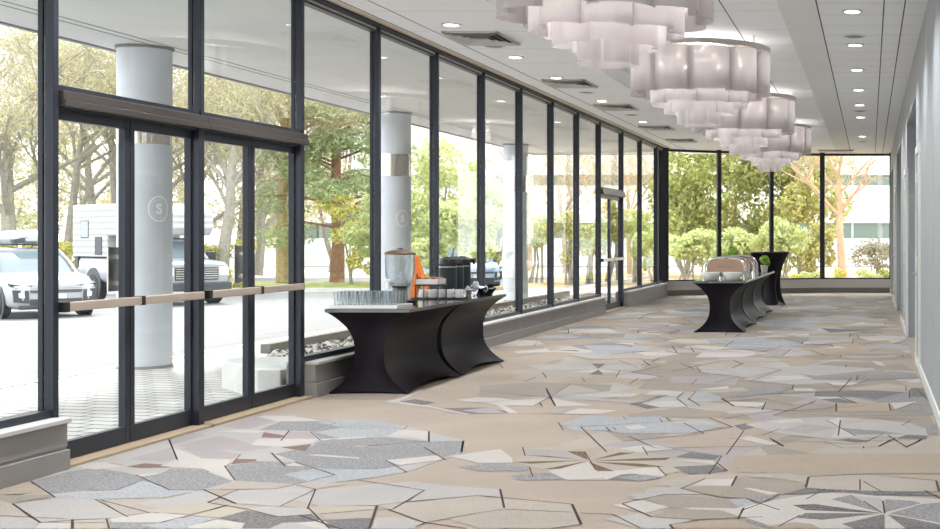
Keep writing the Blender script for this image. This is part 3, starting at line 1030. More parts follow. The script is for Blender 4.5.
# airpots on a raised dark tray
t = thing('airpot_shelf', 'low dark shelf raising the three black airpots', 'shelf', (-4.60, 13.88, TZ))
MB().box(-.15, -.40, .045, .15, .40, .06).build('board', BLACKP, t, bevel=.004)
for sx in (-1, 1):
    for sy in (-1, 1): MB().box(sx*.14, sy*.38, 0, sx*.11, sy*.35, .045).build('foot', BLACKP, t)
APB = mat('airpot body', lin(48, 58, 60), .35, .4)
def airpot(label, loc):
    t = thing('airpot', label, 'coffee pot', loc, 0, 'black airpots on the buffet table')
    MB().lathe([(.001, 0), (.088, 0), (.092, .012), (.092, .265), (.001, .265)], 32).build('body', APB, t, smooth=True)
    MB().lathe([(.0935, .262), (.095, .268), (.0935, .276)], 32, cap=False).build('collar', STEEL, t, smooth=True)
    h = MB().lathe([(.090, .272), (.093, .285), (.093, .335), (.082, .36), (.05, .368), (.001, .369)], 32)
    h.box(.05, -.035, .305, .15, .035, .352).build('head', BLACKP, t, smooth=True, bevel=.004)
    MB().tube((.135, 0, .31), (.135, 0, .285), .012, n=10).build('spout', BLACKP, t)
    MB().path([(-.06, -.092, .30), (-.105, -.10, .25), (-.12, -.05, .225), (-.12, .05, .225), (-.105, .10, .25), (-.06, .092, .30)], .009, 8).build('handle', BLACKP, t, smooth=True)
    MB().box(-.03, -.03, .367, .03, .03, .378).build('pump_button', BLACKP, t, bevel=.004)
    return t
a0 = airpot('black airpot nearest the camera of the three on the shelf', (-4.60, 13.62, TZ+.0605))
dup(a0, (-4.60, 13.86, TZ+.0605), .1, 'black airpot in the middle of the three on the shelf')
dup(a0, (-4.60, 14.10, TZ+.0605), -.08, 'black airpot farthest from the camera of the three on the shelf')
t = thing('napkin_bowl', 'black bowl at the far corner of the coffee table', 'bowl', (-4.36, 14.18, TZ))
MB().lathe([(.001, 0), (.07, 0), (.075, .008), (.12, .075), (.115, .075), (.07, .014), (.001, .014)], 28, cap=False).build('dish', BLACKP, t, smooth=True)
MB().lathe([(.118, .073), (.124, .076), (.118, .079)], 28, cap=False).build('lip', BLACKP, t, smooth=True)
NAP = mat('white paper', lin(236, 236, 240), .8)
for i, (x, y, z, rx, ry, l) in enumerate(((-4.49, 14.0, TZ+.045, .5, .35, 'crumpled white paper napkin leaning beside the black bowl'), (-4.40, 14.10, TZ+.085, -.35, .5, 'white paper napkin lying across the black bowl'))):
    n = MB(); gx = 7
    rr = random.Random(i)
    vs = [((u/gx-.5)*.17, (v/gx-.5)*.13, .03*math.sin(u*1.3+v*.7)+rr.uniform(-.006, .006)) for v in range(gx+1) for u in range(gx+1)]
    n.add(vs, [(v*(gx+1)+u, v*(gx+1)+u+1, (v+1)*(gx+1)+u+1, (v+1)*(gx+1)+u) for v in range(gx) for u in range(gx)])
    o = n.build('napkin', NAP, smooth=True); so3 = o.modifiers.new('t', 'SOLIDIFY'); so3.thickness = .004
    o.location = (x, y, z); o.rotation_euler = (rx, ry, .3); tag(o, l, 'napkin', 'paper napkins by the bowl')

# ------------------------------------------------------------------ things on the far buffet
LIDM = mat('warm reflection lid', lin(196, 164, 140), .28, .75)  # the warm room mirrored in the lid is painted into its colour
def chafer(label, y):
    t = thing('chafing_dish', label, 'chafing dish', (-2.235, y, FZ), 0, 'roll top chafing dishes')
    MB().box(-.30, -.27, .09, .30, .27, .13).box(-.28, -.25, .05, .28, .25, .09).build('water_pan', CHROME, t, bevel=.006)
    for sx in (-1, 1):
        for sy in (-1, 1): MB().tube((sx*.29, sy*.25, 0), (sx*.28, sy*.24, .1), .013, n=8).build('leg', CHROME, t)
    n = 20
    def arch(w_, h0, h): return [(w_*math.copysign(abs(math.cos(PI*i/n))**.6, math.cos(PI*i/n)), h0 + h*math.sin(PI*i/n)**.6) for i in range(n+1)]
    MB().loft([[(x, -.27, z) for x, z in arch(.285, .13, .185)], [(x, .27, z) for x, z in arch(.285, .13, .185)]]).build('roll_lid', LIDM, t, smooth=True, angle=40)
    for sy in (-1, 1):
        MB().path([(.32, sy*.285, 0)] + [(x, sy*.285, z) for x, z in arch(.315, .10, .24)] + [(-.32, sy*.285, 0)], .017, 8).build('end_hoop', CHROME, t, smooth=True)
    MB().path([(-.12, -.275, .2), (-.11, -.315, .205), (.11, -.315, .205), (.12, -.275, .2)], .008, 8).build('handle', CHROME, t, smooth=True)
chafer('warm reflecting roll top chafing dish nearest the camera, behind the white bowls', 19.55)
chafer('second warm reflecting roll top chafing dish, farther along the far buffet', 21.0)
def bowl(label, x, y):
    t = thing('serving_bowl', label, 'bowl', (x, y, FZ), 0, 'white serving bowls')
    MB().lathe([(.001, 0), (.085, 0), (.10, .012), (.142, .085), (.15, .125), (.145, .125), (.135, .085), (.09, .02), (.001, .02)], 32, cap=False).build('bowl', WHITEC, t, smooth=True)
    MB().lathe([(.062, -.0), (.07, .0), (.068, .012), (.06, .012)], 32, cap=False).build('foot_ring', WHITEC, t, smooth=True)
bowl('white serving bowl on the left front of the far buffet', -2.42, 18.95); bowl('white serving bowl on the right front of the far buffet', -2.09, 18.95)
LEAFG = mat('plant leaf', lin(168, 196, 88), .5, trans=.3, island=.35)
POT = mat('pale pot', lin(196, 196, 188), .4)
def leaves(n, blobs, size, seed, flat=.6, up=.2, asp=.5):
    """n leaf-shaped faces scattered through ellipsoid blobs (x, y, z, rx, ry, rz)"""
    R = np.random.default_rng(seed)
    vol = np.array([b[3]*b[4]*b[5] for b in blobs])**.67; pk = R.choice(len(blobs), n, p=vol/vol.sum()); B = np.array(blobs)[pk]
    d = R.normal(size=(n, 3)); d /= np.linalg.norm(d, axis=1)[:, None]
    rad = R.uniform(.35, 1, n)**.45
    c = B[:, :3] + d*B[:, 3:]*rad[:, None]
    nr = d*flat + R.normal(size=(n, 3))*.6 + np.array([0, 0, up]); nr /= np.linalg.norm(nr, axis=1)[:, None]
    tg = np.cross(nr, R.normal(size=(n, 3))); tg /= np.linalg.norm(tg, axis=1)[:, None]; bt = np.cross(nr, tg)
    s = (size*R.uniform(.6, 1.4, n))[:, None]
    q = np.stack([c - tg*s, c + bt*s*asp - nr*s*.12, c + tg*s, c - bt*s*asp - nr*s*.12], 1).reshape(-1, 3)
    f = np.arange(n*4).reshape(n, 4)
    return q, f
def leafmesh(name, m, parent, *a, **k):
    q, f = leaves(*a, **k); me = bpy.data.meshes.new(name)
    me.vertices.add(len(q)); me.vertices.foreach_set('co', q.ravel().astype(np.float32))
    me.loops.add(f.size); me.loops.foreach_set('vertex_index', f.ravel().astype(np.int32))
    me.polygons.add(len(f)); me.polygons.foreach_set('loop_start', np.arange(0, f.size, 4, dtype=np.int32))
    me.update(calc_edges=True); me.validate(); me.materials.append(m)
    o = bpy.data.objects.new(name, me); COL.objects.link(o); o.parent = parent; return o
def potted(label, x, y, z, s, stem):
    t = thing('potted_plant', label, 'plant', (x, y, z), 0, 'plants on the far buffet')
    MB().lathe([(.001, 0), (.06*s, 0), (.085*s, .14*s), (.078*s, .14*s), (.074*s, .12*s), (.001, .12*s)], 24, cap=False).build('pot', POT, t, smooth=True)
    MB().tube((0, 0, .1*s), (0, 0, stem+.05), .008, n=6).build('stem', mat('stem', lin(110, 100, 60)), t)
    leafmesh('foliage', LEAFG, t, 420, [(0, 0, stem+.06, .10*s, .10*s, .085*s), (.05*s, 0, stem, .07*s, .07*s, .06*s)], .03*s, int(x*77) % 97)
potted('bushy green plant in a pale pot rising behind the near chafing dish', -2.50, 22.85, FZ, 1.0, .32)
potted('low green plant on the far buffet between the bushy plant and cocktail table', -2.30, 23.3, FZ, 1.0, .22)
potted('small yellow green plant in a pale pot at the far right end of the buffet', -2.02, 23.9, FZ, .9, .17)
t = thing('candle_holder', 'small clear glass candle holder on the tall cocktail table', 'candle holder', (-2.17, 26.3, 1.1245))
MB().lathe([(.001, 0), (.04, 0), (.05, .09), (.046, .09), (.037, .01), (.001, .01)], 20, cap=False).build('cup', TG, t, smooth=True)
MB().lathe([(.001, .012), (.03, .012), (.03, .05), (.001, .05)], 16).build('candle', WHITEC, t, smooth=True)

# ------------------------------------------------------------------ outside: ground
LOT = -.42
def paver_mat():
    m = bpy.data.materials.new('brick pavers'); m.use_nodes = True; nt = m.node_tree; N = nt.nodes; L = nt.links; p = N['Principled BSDF']; p.inputs['Roughness'].default_value = .8
    tc = N.new('ShaderNodeTexCoord'); mp = N.new('ShaderNodeMapping'); mp.inputs['Rotation'].default_value = (0, 0, .25); L.new(tc.outputs['Object'], mp.inputs[0])
    b = N.new('ShaderNodeTexBrick'); b.inputs['Scale'].default_value = 1; b.inputs['Brick Width'].default_value = .32; b.inputs['Row Height'].default_value = .16; b.inputs['Mortar Size'].default_value = .014
    b.inputs['Color1'].default_value = lin(208, 205, 201); b.inputs['Color2'].default_value = lin(192, 188, 184); b.inputs['Mortar'].default_value = lin(116, 113, 110)
    L.new(mp.outputs[0], b.inputs['Vector']); L.new(b.outputs['Color'], p.inputs['Base Color']); return m
PAV = paver_mat()
ASPH = mat('pale asphalt', lin(130, 130, 131), .8, noise=(1.5, .14))
CONC = mat('concrete', lin(206, 205, 202), .75, noise=(5, .06), bump=(30, .1))
CONCG = mat('grey concrete column', lin(204, 209, 216), .7, noise=(2.2, .07), bump=(40, .1))
LAWN = mat('lawn', lin(148, 154, 92), .9, noise=(2, .25), bump=(40, .5))
SOIL = mat('bark mulch', lin(176, 156, 124), .95, noise=(6, .3), bump=(30, .6))
FARG = mat('far ground', lin(214, 210, 200), .95, noise=(.3, .08))
struct('paving', MB().prism([(-8.25, -12), (-5.14, -12), (-5.14, 12.35), (-6.2, 12.35), (-7.46, 15.5), (-7.46, 16.5), (-8.25, 16.5)], -.06, -.012), PAV)
struct('kerb', MB().box(-8.40, -12, -.2, -8.25, 60, -.004), CONC)
s = MB(); s.add([(-8.4, -20, -.03), (-8.4, 60, -.03), (-13, 60, LOT), (-13, -20, LOT), (-25, 60, LOT-.12), (-25, -20, LOT-.12), (-140, 60, LOT-.12), (-140, -20, LOT-.12)], [(0, 1, 2, 3), (3, 2, 4, 5), (5, 4, 6, 7)])
struct('parking_lot', s, ASPH)
struct('ground', MB().box(-260, -60, -.9, 200, 320, -.55), FARG)
struct('walkway', MB().box(-8.25, 16.5, -.06, -7.46, 34, -.014).box(-10.5, 34, -.3, -5.2, 37.5, -.09), mat('pink beige paving', lin(222, 208, 196), .8, noise=(4, .05)))
struct('planting_bed', MB().box(-7.46, 12.35, -.1, -5.14, 30.6, -.02), SOIL)
struct('planter_kerb', MB().box(-7.56, 15.5, -.1, -7.44, 31, .10), mat('dark kerb', lin(132, 130, 126), .8))
# lawn island beyond the lot and beds around the shrubs
struct('lawn', MB().box(-28, 43.3, LOT-.3, -16.6, 50.5, LOT+.06), LAWN)
struct('lawn_kerb', MB().box(-28, 43.1, LOT-.3, -16.5, 43.3, LOT+.08).box(-16.6, 43.1, LOT-.3, -16.4, 50.5, LOT+.08), CONC)
s = MB(); s.prism([(-11.6, 38.5), (-5.5, 37.5), (-5.0, 33.4), (8, 33.4), (8, 60), (-11.6, 60)], -.5, -.10)
struct('shrub_bed', s, SOIL)
# pebbles: countless
rr = np.random.default_rng(3); pb = MB()
for i in range(6500):
    y = 12.5 + (rr.random()**2.2)*17.5; x = -7.4 + rr.random()*2.15; y = max(y, 12.45 if x > -6.2 else 12.5 + (-6.2-x)*2.55); r = .014 + rr.random()*.02; a = rr.random()*6
    ring = [(x+r*math.cos(a+k*PI/3)*1.3, y+r*math.sin(a+k*PI/3)) for k in range(6)]
    pb.k = int(rr.integers(0, 3))
    pb.loft([[(px, py, -.03) for px, py in ring], [(x+(px-x)*.9, y+(py-y)*.9, r*.5-.01) for px, py in ring], [(x+(px-x)*.4, y+(py-y)*.4, r*.85) for px, py in ring]])
o = pb.build('gravel', [mat('pebble pale', lin(222, 218, 210), .7), mat('pebble grey', lin(150, 148, 144), .7), mat('pebble dark', lin(84, 82, 82), .7)], smooth=True)
tag(o, 'mixed black and white pebbles in the bed below the windows', 'gravel', kind='stuff')
# concrete block by the entrance
t = thing('planter_wall', 'low pale concrete end wall of the pebble bed outside the entrance doors', 'planter wall', (0, 0, -.02))
MB().prism([(-5.24, 11.12), (-5.45, 11.12), (-6.2, 11.95), (-6.2, 12.34), (-5.24, 12.34)], 0, .27).build('body', CONC, t, bevel=.012)

# ------------------------------------------------------------------ canopy and columns
SOF = mat('canopy soffit', lin(216, 217, 217), .75, noise=(1.5, .04))
cn = MB().box(-8.5, -20, 3.53, -5.1, 31.6, 3.9); struct('canopy', cn, SOF)
struct('trim_12', MB().box(-7.86, -20, 3.526, -7.84, 31.6, 3.54).box(-7.72, -20, 3.526, -7.70, 31.6, 3.54), mat('soffit joint', lin(150, 148, 144), .8))
struct('canopy_fascia', MB().box(-8.54, -20, 3.515, -8.47, 31.65, 4.05).box(-8.5, 31.6, 3.515, -5.1, 31.66, 4.05), mat('fascia metal', lin(130, 132, 134), .5, .3))
struct('roof', MB().box(-5.3, -8.1, 3.93, .95, 32.65, 4.1), DRY)
BAND = mat('mirror steel band', lin(196, 186, 174), .18, 1.0)
EMB = mat('white emblem', lin(246, 246, 246), .5)
def emblem(parent, r, yaw, z):
    """oval wreath with the letter S, bent round the column"""
    def bend(x, zz, out=.006): a = yaw + x/r; return ((r+out)*math.cos(a), (r+out)*math.sin(a), z+zz)
    wb = MB(); n = 30
    for k in range(n):
        a = 2*PI*k/n
        for rr_, sz in ((.106, .017), (.078, .007)):
            cx, cz = rr_*math.cos(a), rr_*1.28*math.sin(a); dx, dz = -math.sin(a), math.cos(a); nx, nz = math.cos(a), math.sin(a)
            wb.poly([bend(cx+dx*sz*1.2, cz+dz*sz*1.2), bend(cx+nx*sz*.6, cz+nz*sz*.6), bend(cx-dx*sz*1.2, cz-dz*sz*1.2), bend(cx-nx*sz*.6, cz-nz*sz*.6)])
    e = wb.build('emblem', EMB, parent)
    cu = bpy.data.curves.new('letter', 'FONT'); cu.body = 'S'; cu.size = .15; cu.offset = .006; cu.align_x = 'CENTER'; cu.align_y = 'CENTER'; cu.resolution_u = 6
    tmp = bpy.data.objects.new('tmp', cu); COL.objects.link(tmp)
    me = bpy.data.meshes.new_from_object(tmp.evaluated_get(bpy.context.evaluated_depsgraph_get())); bpy.data.objects.remove(tmp)
    xs = [v.co.x for v in me.vertices]; ys = [v.co.y for v in me.vertices]; mx_, my_ = (min(xs)+max(xs))/2, (min(ys)+max(ys))/2
    for v in me.vertices: v.co = bend(v.co.x-mx_, v.co.y-my_, .007)
    me.materials.clear(); me.materials.append(EMB)
    o = bpy.data.objects.new('letter', me); COL.objects.link(o); o.parent = e
CG = 'round canopy columns'
def column(label, x, y, emb):
    t = thing('column', label, 'column', (x, y, -.012), 0, CG)
    MB().lathe([(.27, 0), (.27, 2.46)], 48).build('lower_shaft', CONCG, t, smooth=True)
    MB().lathe([(.273, 2.46), (.273, 2.83)], 48).build('metal_band', BAND, t, smooth=True)
    MB().lathe([(.27, 2.83), (.27, 3.53)], 48).build('upper_shaft', CONCG, t, smooth=True)
    MB().lathe([(.278, 3.51), (.288, 3.53), (.288, 3.542)], 48).build('collar', mat('column collar', lin(120, 120, 120), .6), t, smooth=True)
    MB().lathe([(.276, 0), (.276, .03)], 48).build('base_ring', mat('column base', lin(150, 150, 150), .7), t, smooth=True)
    if emb: emblem(t, .27, math.atan2(-y, -x) + .52, 1.75)
    return t
column('round grey concrete column outside the entrance doors with a white S emblem', -8.03, 13.84, True)
column('round pale concrete column behind the water dispenser with a metal band', -8.03, 21.09, True)
column('farthest round pale concrete column outside, past the coffee pots', -8.03, 28.34, False)

# ------------------------------------------------------------------ vehicles
WPAINT = mat('white car paint', lin(176, 178, 182), .25, coat=.5)
CARGL = mat('car glass', lin(120, 132, 140), .08, spec=.8)
TYRE = mat('tyre', lin(62, 62, 64), .8)
RIM = mat('alloy rim', lin(150, 152, 156), .35, .7)
TRIMB = mat('grey car trim', lin(66, 68, 72), .5)
LAMPM = mat('headlamp', lin(232, 236, 240), .1, spec=.8)
def rnd(pts):                                       # ring in y,z from half profile
    return pts + [(-y, z) for y, z in reversed(pts)]
def wheel(t, x, y, r, wd):
    s = 1 if y > 0 else -1
    o = MB().lathe([(r*.62, -wd/2), (r*.93, -wd/2), (r, -wd*.35), (r, wd*.35), (r*.93, wd/2), (r*.62, wd/2)], 28, cap=False)
    o.xf(Matrix.Translation((x, y, r)) @ Matrix.Rotation(PI/2, 4, 'X')); o = o.build('wheel', TYRE, t, smooth=True)
    rb = MB().lathe([(.001, s*-.30*wd), (r*.62, s*-.36*wd)], 28, cap=False)
    for k in range(5):
        a = 2*PI*k/5; rb.add([(r*.1*math.cos(a+1.5), r*.1*math.sin(a+1.5), -s*wd*.42), (r*.62*math.cos(a+.12), r*.62*math.sin(a+.12), -s*wd*.44), (r*.62*math.cos(a-.12), r*.62*math.sin(a-.12), -s*wd*.44), (r*.1*math.cos(a-1.5), r*.1*math.sin(a-1.5), -s*wd*.42)], [(0, 1, 2, 3)])
    rb.xf(Matrix.Translation((x, y, r)) @ Matrix.Rotation(PI/2, 4, 'X')); rb.build('rim', RIM, o)
def suv(label, loc, rz, paint, box=True, group=None):
    """front bumper at x=0 pointing to +x, tail at x=-4.45"""
    t = thing('car', label, 'car', loc, rz, group)
    def ring(x, w, zb, zs, zt, wt): return [(x, y, z) for y, z in rnd([(w*.80, zb), (w*.97, zb+.10), (w, zs), (w*.985, zs+(zt-zs)*.5), (wt, zt), (wt*.5, zt+.02)])]
    body = [ring(.0, .70, .34, .55, .74, .60), ring(-.10, .86, .24, .56, .86, .72), ring(-.35, .92, .22, .60, .96, .80), ring(-.9, .935, .24, .64, 1.02, .85), ring(-1.35, .94, .25, .66, 1.06, .86),
            ring(-2.4, .94, .26, .66, 1.04, .87), ring(-3.6, .94, .27, .70, 1.06, .86), ring(-4.2, .90, .28, .74, 1.08, .80), ring(-4.42, .82, .40, .78, 1.06, .70)]
    MB().loft(body).build('body', paint, t, smooth=True, angle=50)
    def gr(x, w, z0, z1, w1): return [(x, y, z) for y, z in rnd([(w, z0), (w1+.02, z1-.04), (w1-.06, z1)])]
    MB().loft([gr(-1.18, .80, .99, 1.04, .76), gr(-1.55, .83, 1.0, 1.34, .70), gr(-1.98, .86, 1.0, 1.60, .62), gr(-3.5, .86, 1.0, 1.60, .62), gr(-4.1, .82, 1.02, 1.38, .66), gr(-4.35, .76, 1.02, 1.10, .70)]).build('windows', CARGL, t, smooth=True, angle=30)
    MB().loft([gr(-1.93, .66, 1.57, 1.60, .62), gr(-2.05, .665, 1.57, 1.645, .62), gr(-3.4, .665, 1.57, 1.645, .61), gr(-3.72, .65, 1.54, 1.60, .60)]).build('roof', paint, t, smooth=True)
    for s in (-1, 1):
        MB().path([(-1.16, s*.82, 1.03), (-1.56, s*.76, 1.34), (-1.98, s*.66, 1.60)], .035, 6).path([(-2.75, s*.875, 1.03), (-2.75, s*.665, 1.58)], .04, 6).path([(-3.72, s*.86, 1.04), (-3.6, s*.665, 1.58)], .06, 6).build('pillar', paint, t)
        MB().loft([[(.0, s*.50, .70), (.0, s*.50, .77), (-.11, s*.84, .80), (-.30, s*.90, .84), (-.22, s*.92, .78), (-.07, s*.82, .72)], [(-.10, s*.50, .70), (-.10, s*.50, .77), (-.2, s*.80, .80), (-.34, s*.86, .84), (-.28, s*.86, .78), (-.2, s*.78, .72)]]).build('daytime_lamp', TRIMB, t)
        MB().loft([[(.035, s*.66, .50), (.03, s*.67, .60), (-.01, s*.76, .60), (-.01, s*.75, .50)], [(-.10, s*.58, .44), (-.10, s*.60, .64), (-.16, s*.80, .64), (-.15, s*.78, .44)]]).build('headlight', LAMPM, t)
        MB().loft([[(.03, s*.56, .36), (.02, s*.57, .66), (-.06, s*.87, .68), (-.05, s*.85, .40)], [(-.12, s*.56, .36), (-.12, s*.57, .66), (-.2, s*.86, .68), (-.2, s*.84, .40)]]).build('corner_intake', TRIMB, t)
        MB().box(-1.42, s*.90, 1.0, -1.30, s*1.08, 1.14).build('mirror', paint, t, bevel=.03)
        MB().path([(-2.1, s*.58, 1.64), (-2.2, s*.58, 1.70), (-3.4, s*.57, 1.70), (-3.5, s*.57, 1.64)], .018, 6).build('roof_rail', TRIMB, t)
        for x in (-.86, -3.55):
            MB().lathe([(.44, -.012), (.44, .012)], 28).xf(Matrix.Translation((x, s*.935, .36)) @ Matrix.Rotation(PI/2, 4, 'X')).build('wheel_arch', TRIMB, t)
            wheel(t, x, s*.86, .345, .23)
    MB().loft([[(.012, -.52, .60), (.012, .52, .60), (-.02, .60, .78), (-.02, -.60, .78)], [(-.1, -.52, .60), (-.1, .52, .60), (-.12, .60, .78), (-.12, -.60, .78)]]).build('grille', TRIMB, t)
    gl = MB()
    for k in range(4): gl.box(.0, -.54, .62+k*.04, .022-.008*k, .54, .632+k*.04)
    gl.build('grille_bar', mat('dim chrome', lin(140, 142, 146), .4, .3), t)
    MB().box(-.06, -.55, .32, .015, .55, .46).build('lower_intake', TRIMB, t, bevel=.02); MB().box(-.2, -.75, .22, -.0, .75, .31).build('skid_plate', TRIMB, t, bevel=.03)
    MB().box(.012, -.2, .46, .028, .2, .57).build('licence_plate', WHITEC, t)
    if box:
        MB().box(-2.35, -.56, 1.705, -2.29, .56, 1.735).box(-3.25, -.56, 1.705, -3.19, .56, 1.735).build('cross_bar', TRIMB, t)
        def br(x, w, z0, z1): return [(x, .12+y, z) for y, z in rnd([(w*.85, z0), (w, z0+.10), (w*.9, z1-.04), (w*.6, z1)])]
        b = MB().loft([br(-1.85, .20, 1.80, 1.90), br(-2.1, .36, 1.745, 2.02), br(-2.7, .40, 1.74, 2.08), br(-3.5, .40, 1.74, 2.06), br(-3.9, .34, 1.76, 1.98)]).build('roof_box', mat('silver roof box', lin(160, 165, 172), .35, .2), t, smooth=True, angle=60)
        MB().loft([br(-1.86, .205, 1.80, 1.83), br(-2.1, .37, 1.745, 1.83), br(-3.5, .41, 1.74, 1.83), br(-3.9, .35, 1.76, 1.83)]).build('box_base', TRIMB, b)
    return t
def heading(deg): return math.radians(deg - 90)     # 0 = towards the camera's side (-y), 90 = +x
suv('white SUV with a silver roof box parked facing the entrance', (-19.2, 29.5, LOT-.06), heading(51), WPAINT)
# pickup truck carrying a camper
def truck(label, loc, rz):
    t = thing('pickup_truck', label, 'truck', loc, rz)
    G2 = mat('silver truck paint', lin(160, 164, 170), .3, coat=.4)
    def ring(x, w, zb, zs, zt, wt): return [(x, y, z) for y, z in rnd([(w*.9, zb), (w, zb+.12), (w, zs), (w*.98, zt-.10), (wt, zt), (wt*.5, zt+.03)])]
    MB().loft([ring(.0, .90, .62, .85, 1.18, .78), ring(-.12, .98, .60, .9, 1.26, .86), ring(-1.3, 1.0, .60, .95, 1.34, .90), ring(-3.3, 1.0, .60, .95, 1.34, .90)]).build('hood', G2, t, smooth=True, angle=45)
    MB().loft([ring(-3.3, 1.0, .62, .95, 1.36, .94), ring(-5.7, 1.0, .62, .95, 1.36, .94)]).build('bed', G2, t, smooth=True, angle=45)
    def gr(x, w, z0, z1, w1): return [(x, y, z) for y, z in rnd([(w, z0), (w1+.02, z1-.05), (w1-.08, z1)])]
    MB().loft([gr(-1.25, .88, 1.30, 1.35, .84), gr(-1.95, .92, 1.3, 1.92, .74), gr(-3.15, .92, 1.3, 1.92, .74), gr(-3.3, .90, 1.3, 1.80, .76)]).build('windows', CARGL, t, smooth=True, angle=30)
    MB().loft([gr(-1.88, .77, 1.87, 1.93, .74), gr(-2.0, .79, 1.87, 1.98, .74), gr(-3.2, .79, 1.87, 1.98, .74), gr(-3.32, .77, 1.85, 1.94, .74)]).build('roof', G2, t, smooth=True)
    g = MB().box(-.02, -.62, .74, .03, .62, 1.12).build('grille', TRIMB, t, bevel=.02)
    b = MB()
    for k in range(5): b.box(.02, -.60, .78+k*.068, .045, .60, .805+k*.068)
    b.build('grille_bar', CHROME, g)
    MB().box(-.14, -.98, .42, .12, .98, .68).build('bumper', TRIMB, t, bevel=.04)
    for s in (-1, 1):
        MB().path([(-1.25, s*.89, 1.33), (-1.95, s*.80, 1.90)], .045, 6).path([(-2.6, s*.93, 1.33), (-2.6, s*.80, 1.9)], .05, 6).build('pillar', G2, t)
        MB().box(-.10, s*.64, .86, .025, s*.93, 1.12).build('headlight', LAMPM, t, bevel=.03)
        MB().box(-1.62, s*1.0, 1.28, -1.48, s*1.26, 1.56).build('mirror', BLACKP, t, bevel=.03)
        for x in (-.95, -4.6):
            MB().lathe([(.54, -.02), (.54, .02)], 28).xf(Matrix.Translation((x, s*.995, .52)) @ Matrix.Rotation(PI/2, 4, 'X')).build('wheel_arch', TRIMB, t)
            wheel(t, x, s*.90, .43, .29)
    return t
TL0, TRZ = (-18.85, 35.0, LOT-.06), heading(53)
tk = truck('silver pickup truck with a dark grille, parked behind the nearest column', TL0, TRZ); tk.scale = (.95,)*3
def camper(label, loc, rz):
    t = thing('camper_shell', label, 'camper', loc, rz)
    m = bpy.data.materials.new('camper siding'); m.use_nodes = True; nt = m.node_tree; N = nt.nodes; L = nt.links; p = N['Principled BSDF']; p.inputs['Roughness'].default_value = .4
    p.inputs['Base Color'].default_value = lin(186, 186, 186)
    tc = N.new('ShaderNodeTexCoord'); wv = N.new('ShaderNodeTexWave'); wv.bands_direction = 'Z'; wv.inputs['Scale'].default_value = 1.7; L.new(tc.outputs['Object'], wv.inputs[0])
    bp = N.new('ShaderNodeBump'); bp.inputs['Strength'].default_value = .6; bp.inputs['Distance'].default_value = .03; L.new(wv.outputs['Fac'], bp.inputs['Height']); L.new(bp.outputs[0], p.inputs['Normal'])
    MB().loft([[(x, s, z) for x, z in ((-5.95, 1.40), (-3.42, 1.40), (-3.42, 2.05), (-1.45, 2.05), (-1.25, 2.25), (-1.25, 2.75), (-1.55, 3.02), (-5.95, 3.02))] for s in (-1.08, 1.08)]).build('body', m, t, bevel=.04)
    for s in (-1, 1):
        w_ = MB().box(-5.3, s*1.08, 2.0, -4.75, s*1.095, 2.5).build('window', CARGL, t, bevel=.04)
        f = MB()
        f.box(-5.33, s*1.075, 1.97, -4.72, s*1.09, 2.53); f.build('window_frame', TRIMB, w_, bevel=.04)
        MB().box(-4.25, s*1.08, 1.46, -3.75, s*1.10, 2.02).build('hatch', TRIMB, t, bevel=.02)
    MB().box(-5.96, -1.0, 1.0, -5.75, 1.0, 1.40).build('rear_step', TRIMB, t)
    MB().box(-4.4, -.3, 3.02, -3.8, .3, 3.12).build('roof_vent', WHITEC, t, bevel=.03)
    return t
cs = camper('white lined camper body with a small dark window riding on the pickup', TL0, TRZ); cs.scale = (.95,)*3
suv('pale blue car parked beyond the coffee pots, seen past the far columns', (-13.3, 42.5, LOT), heading(40), mat('pale blue paint', lin(176, 198, 232), .25, coat=.5), False)

# ------------------------------------------------------------------ far office building
t = thing('office_building', 'long white office building with bands of dark green windows beyond the trees', 'building', (0, 82, -.5))
FACW = mat('white facade', lin(226, 225, 222), .7); FGL = mat('green office glass', lin(112, 124, 116), .3, spec=.4); TEAL = mat('teal panel', lin(196, 210, 204), .5)
MB().box(-40, .3, 0, 12, 14, 9.5).build('wall', mat('office core', lin(200, 200, 196), .7), t)
for z0, z1, n in ((0, 1.2, 'plinth'), (2.85, 5.3, 'spandrel'), (6.0, 11, 'parapet')): MB().box(-40.2, -.2, z0, 12.2, .5, z1).build(n, FACW, t)
MB().box(-40.1, -.1, 1.2, 12.1, .4, 1.85).build('teal_band', TEAL, t)
for z0, z1 in ((1.85, 2.85), (5.3, 6.0)):
    for k in range(14):
        x = -39.6 + k*3.68; w_ = MB().box(x, .0, z0, x+3.3, .35, z1).build('window', FGL, t)
        MB().box(x+1.6, -.05, z0, x+1.7, .02, z1).build('window_bar', FACW, w_)
    
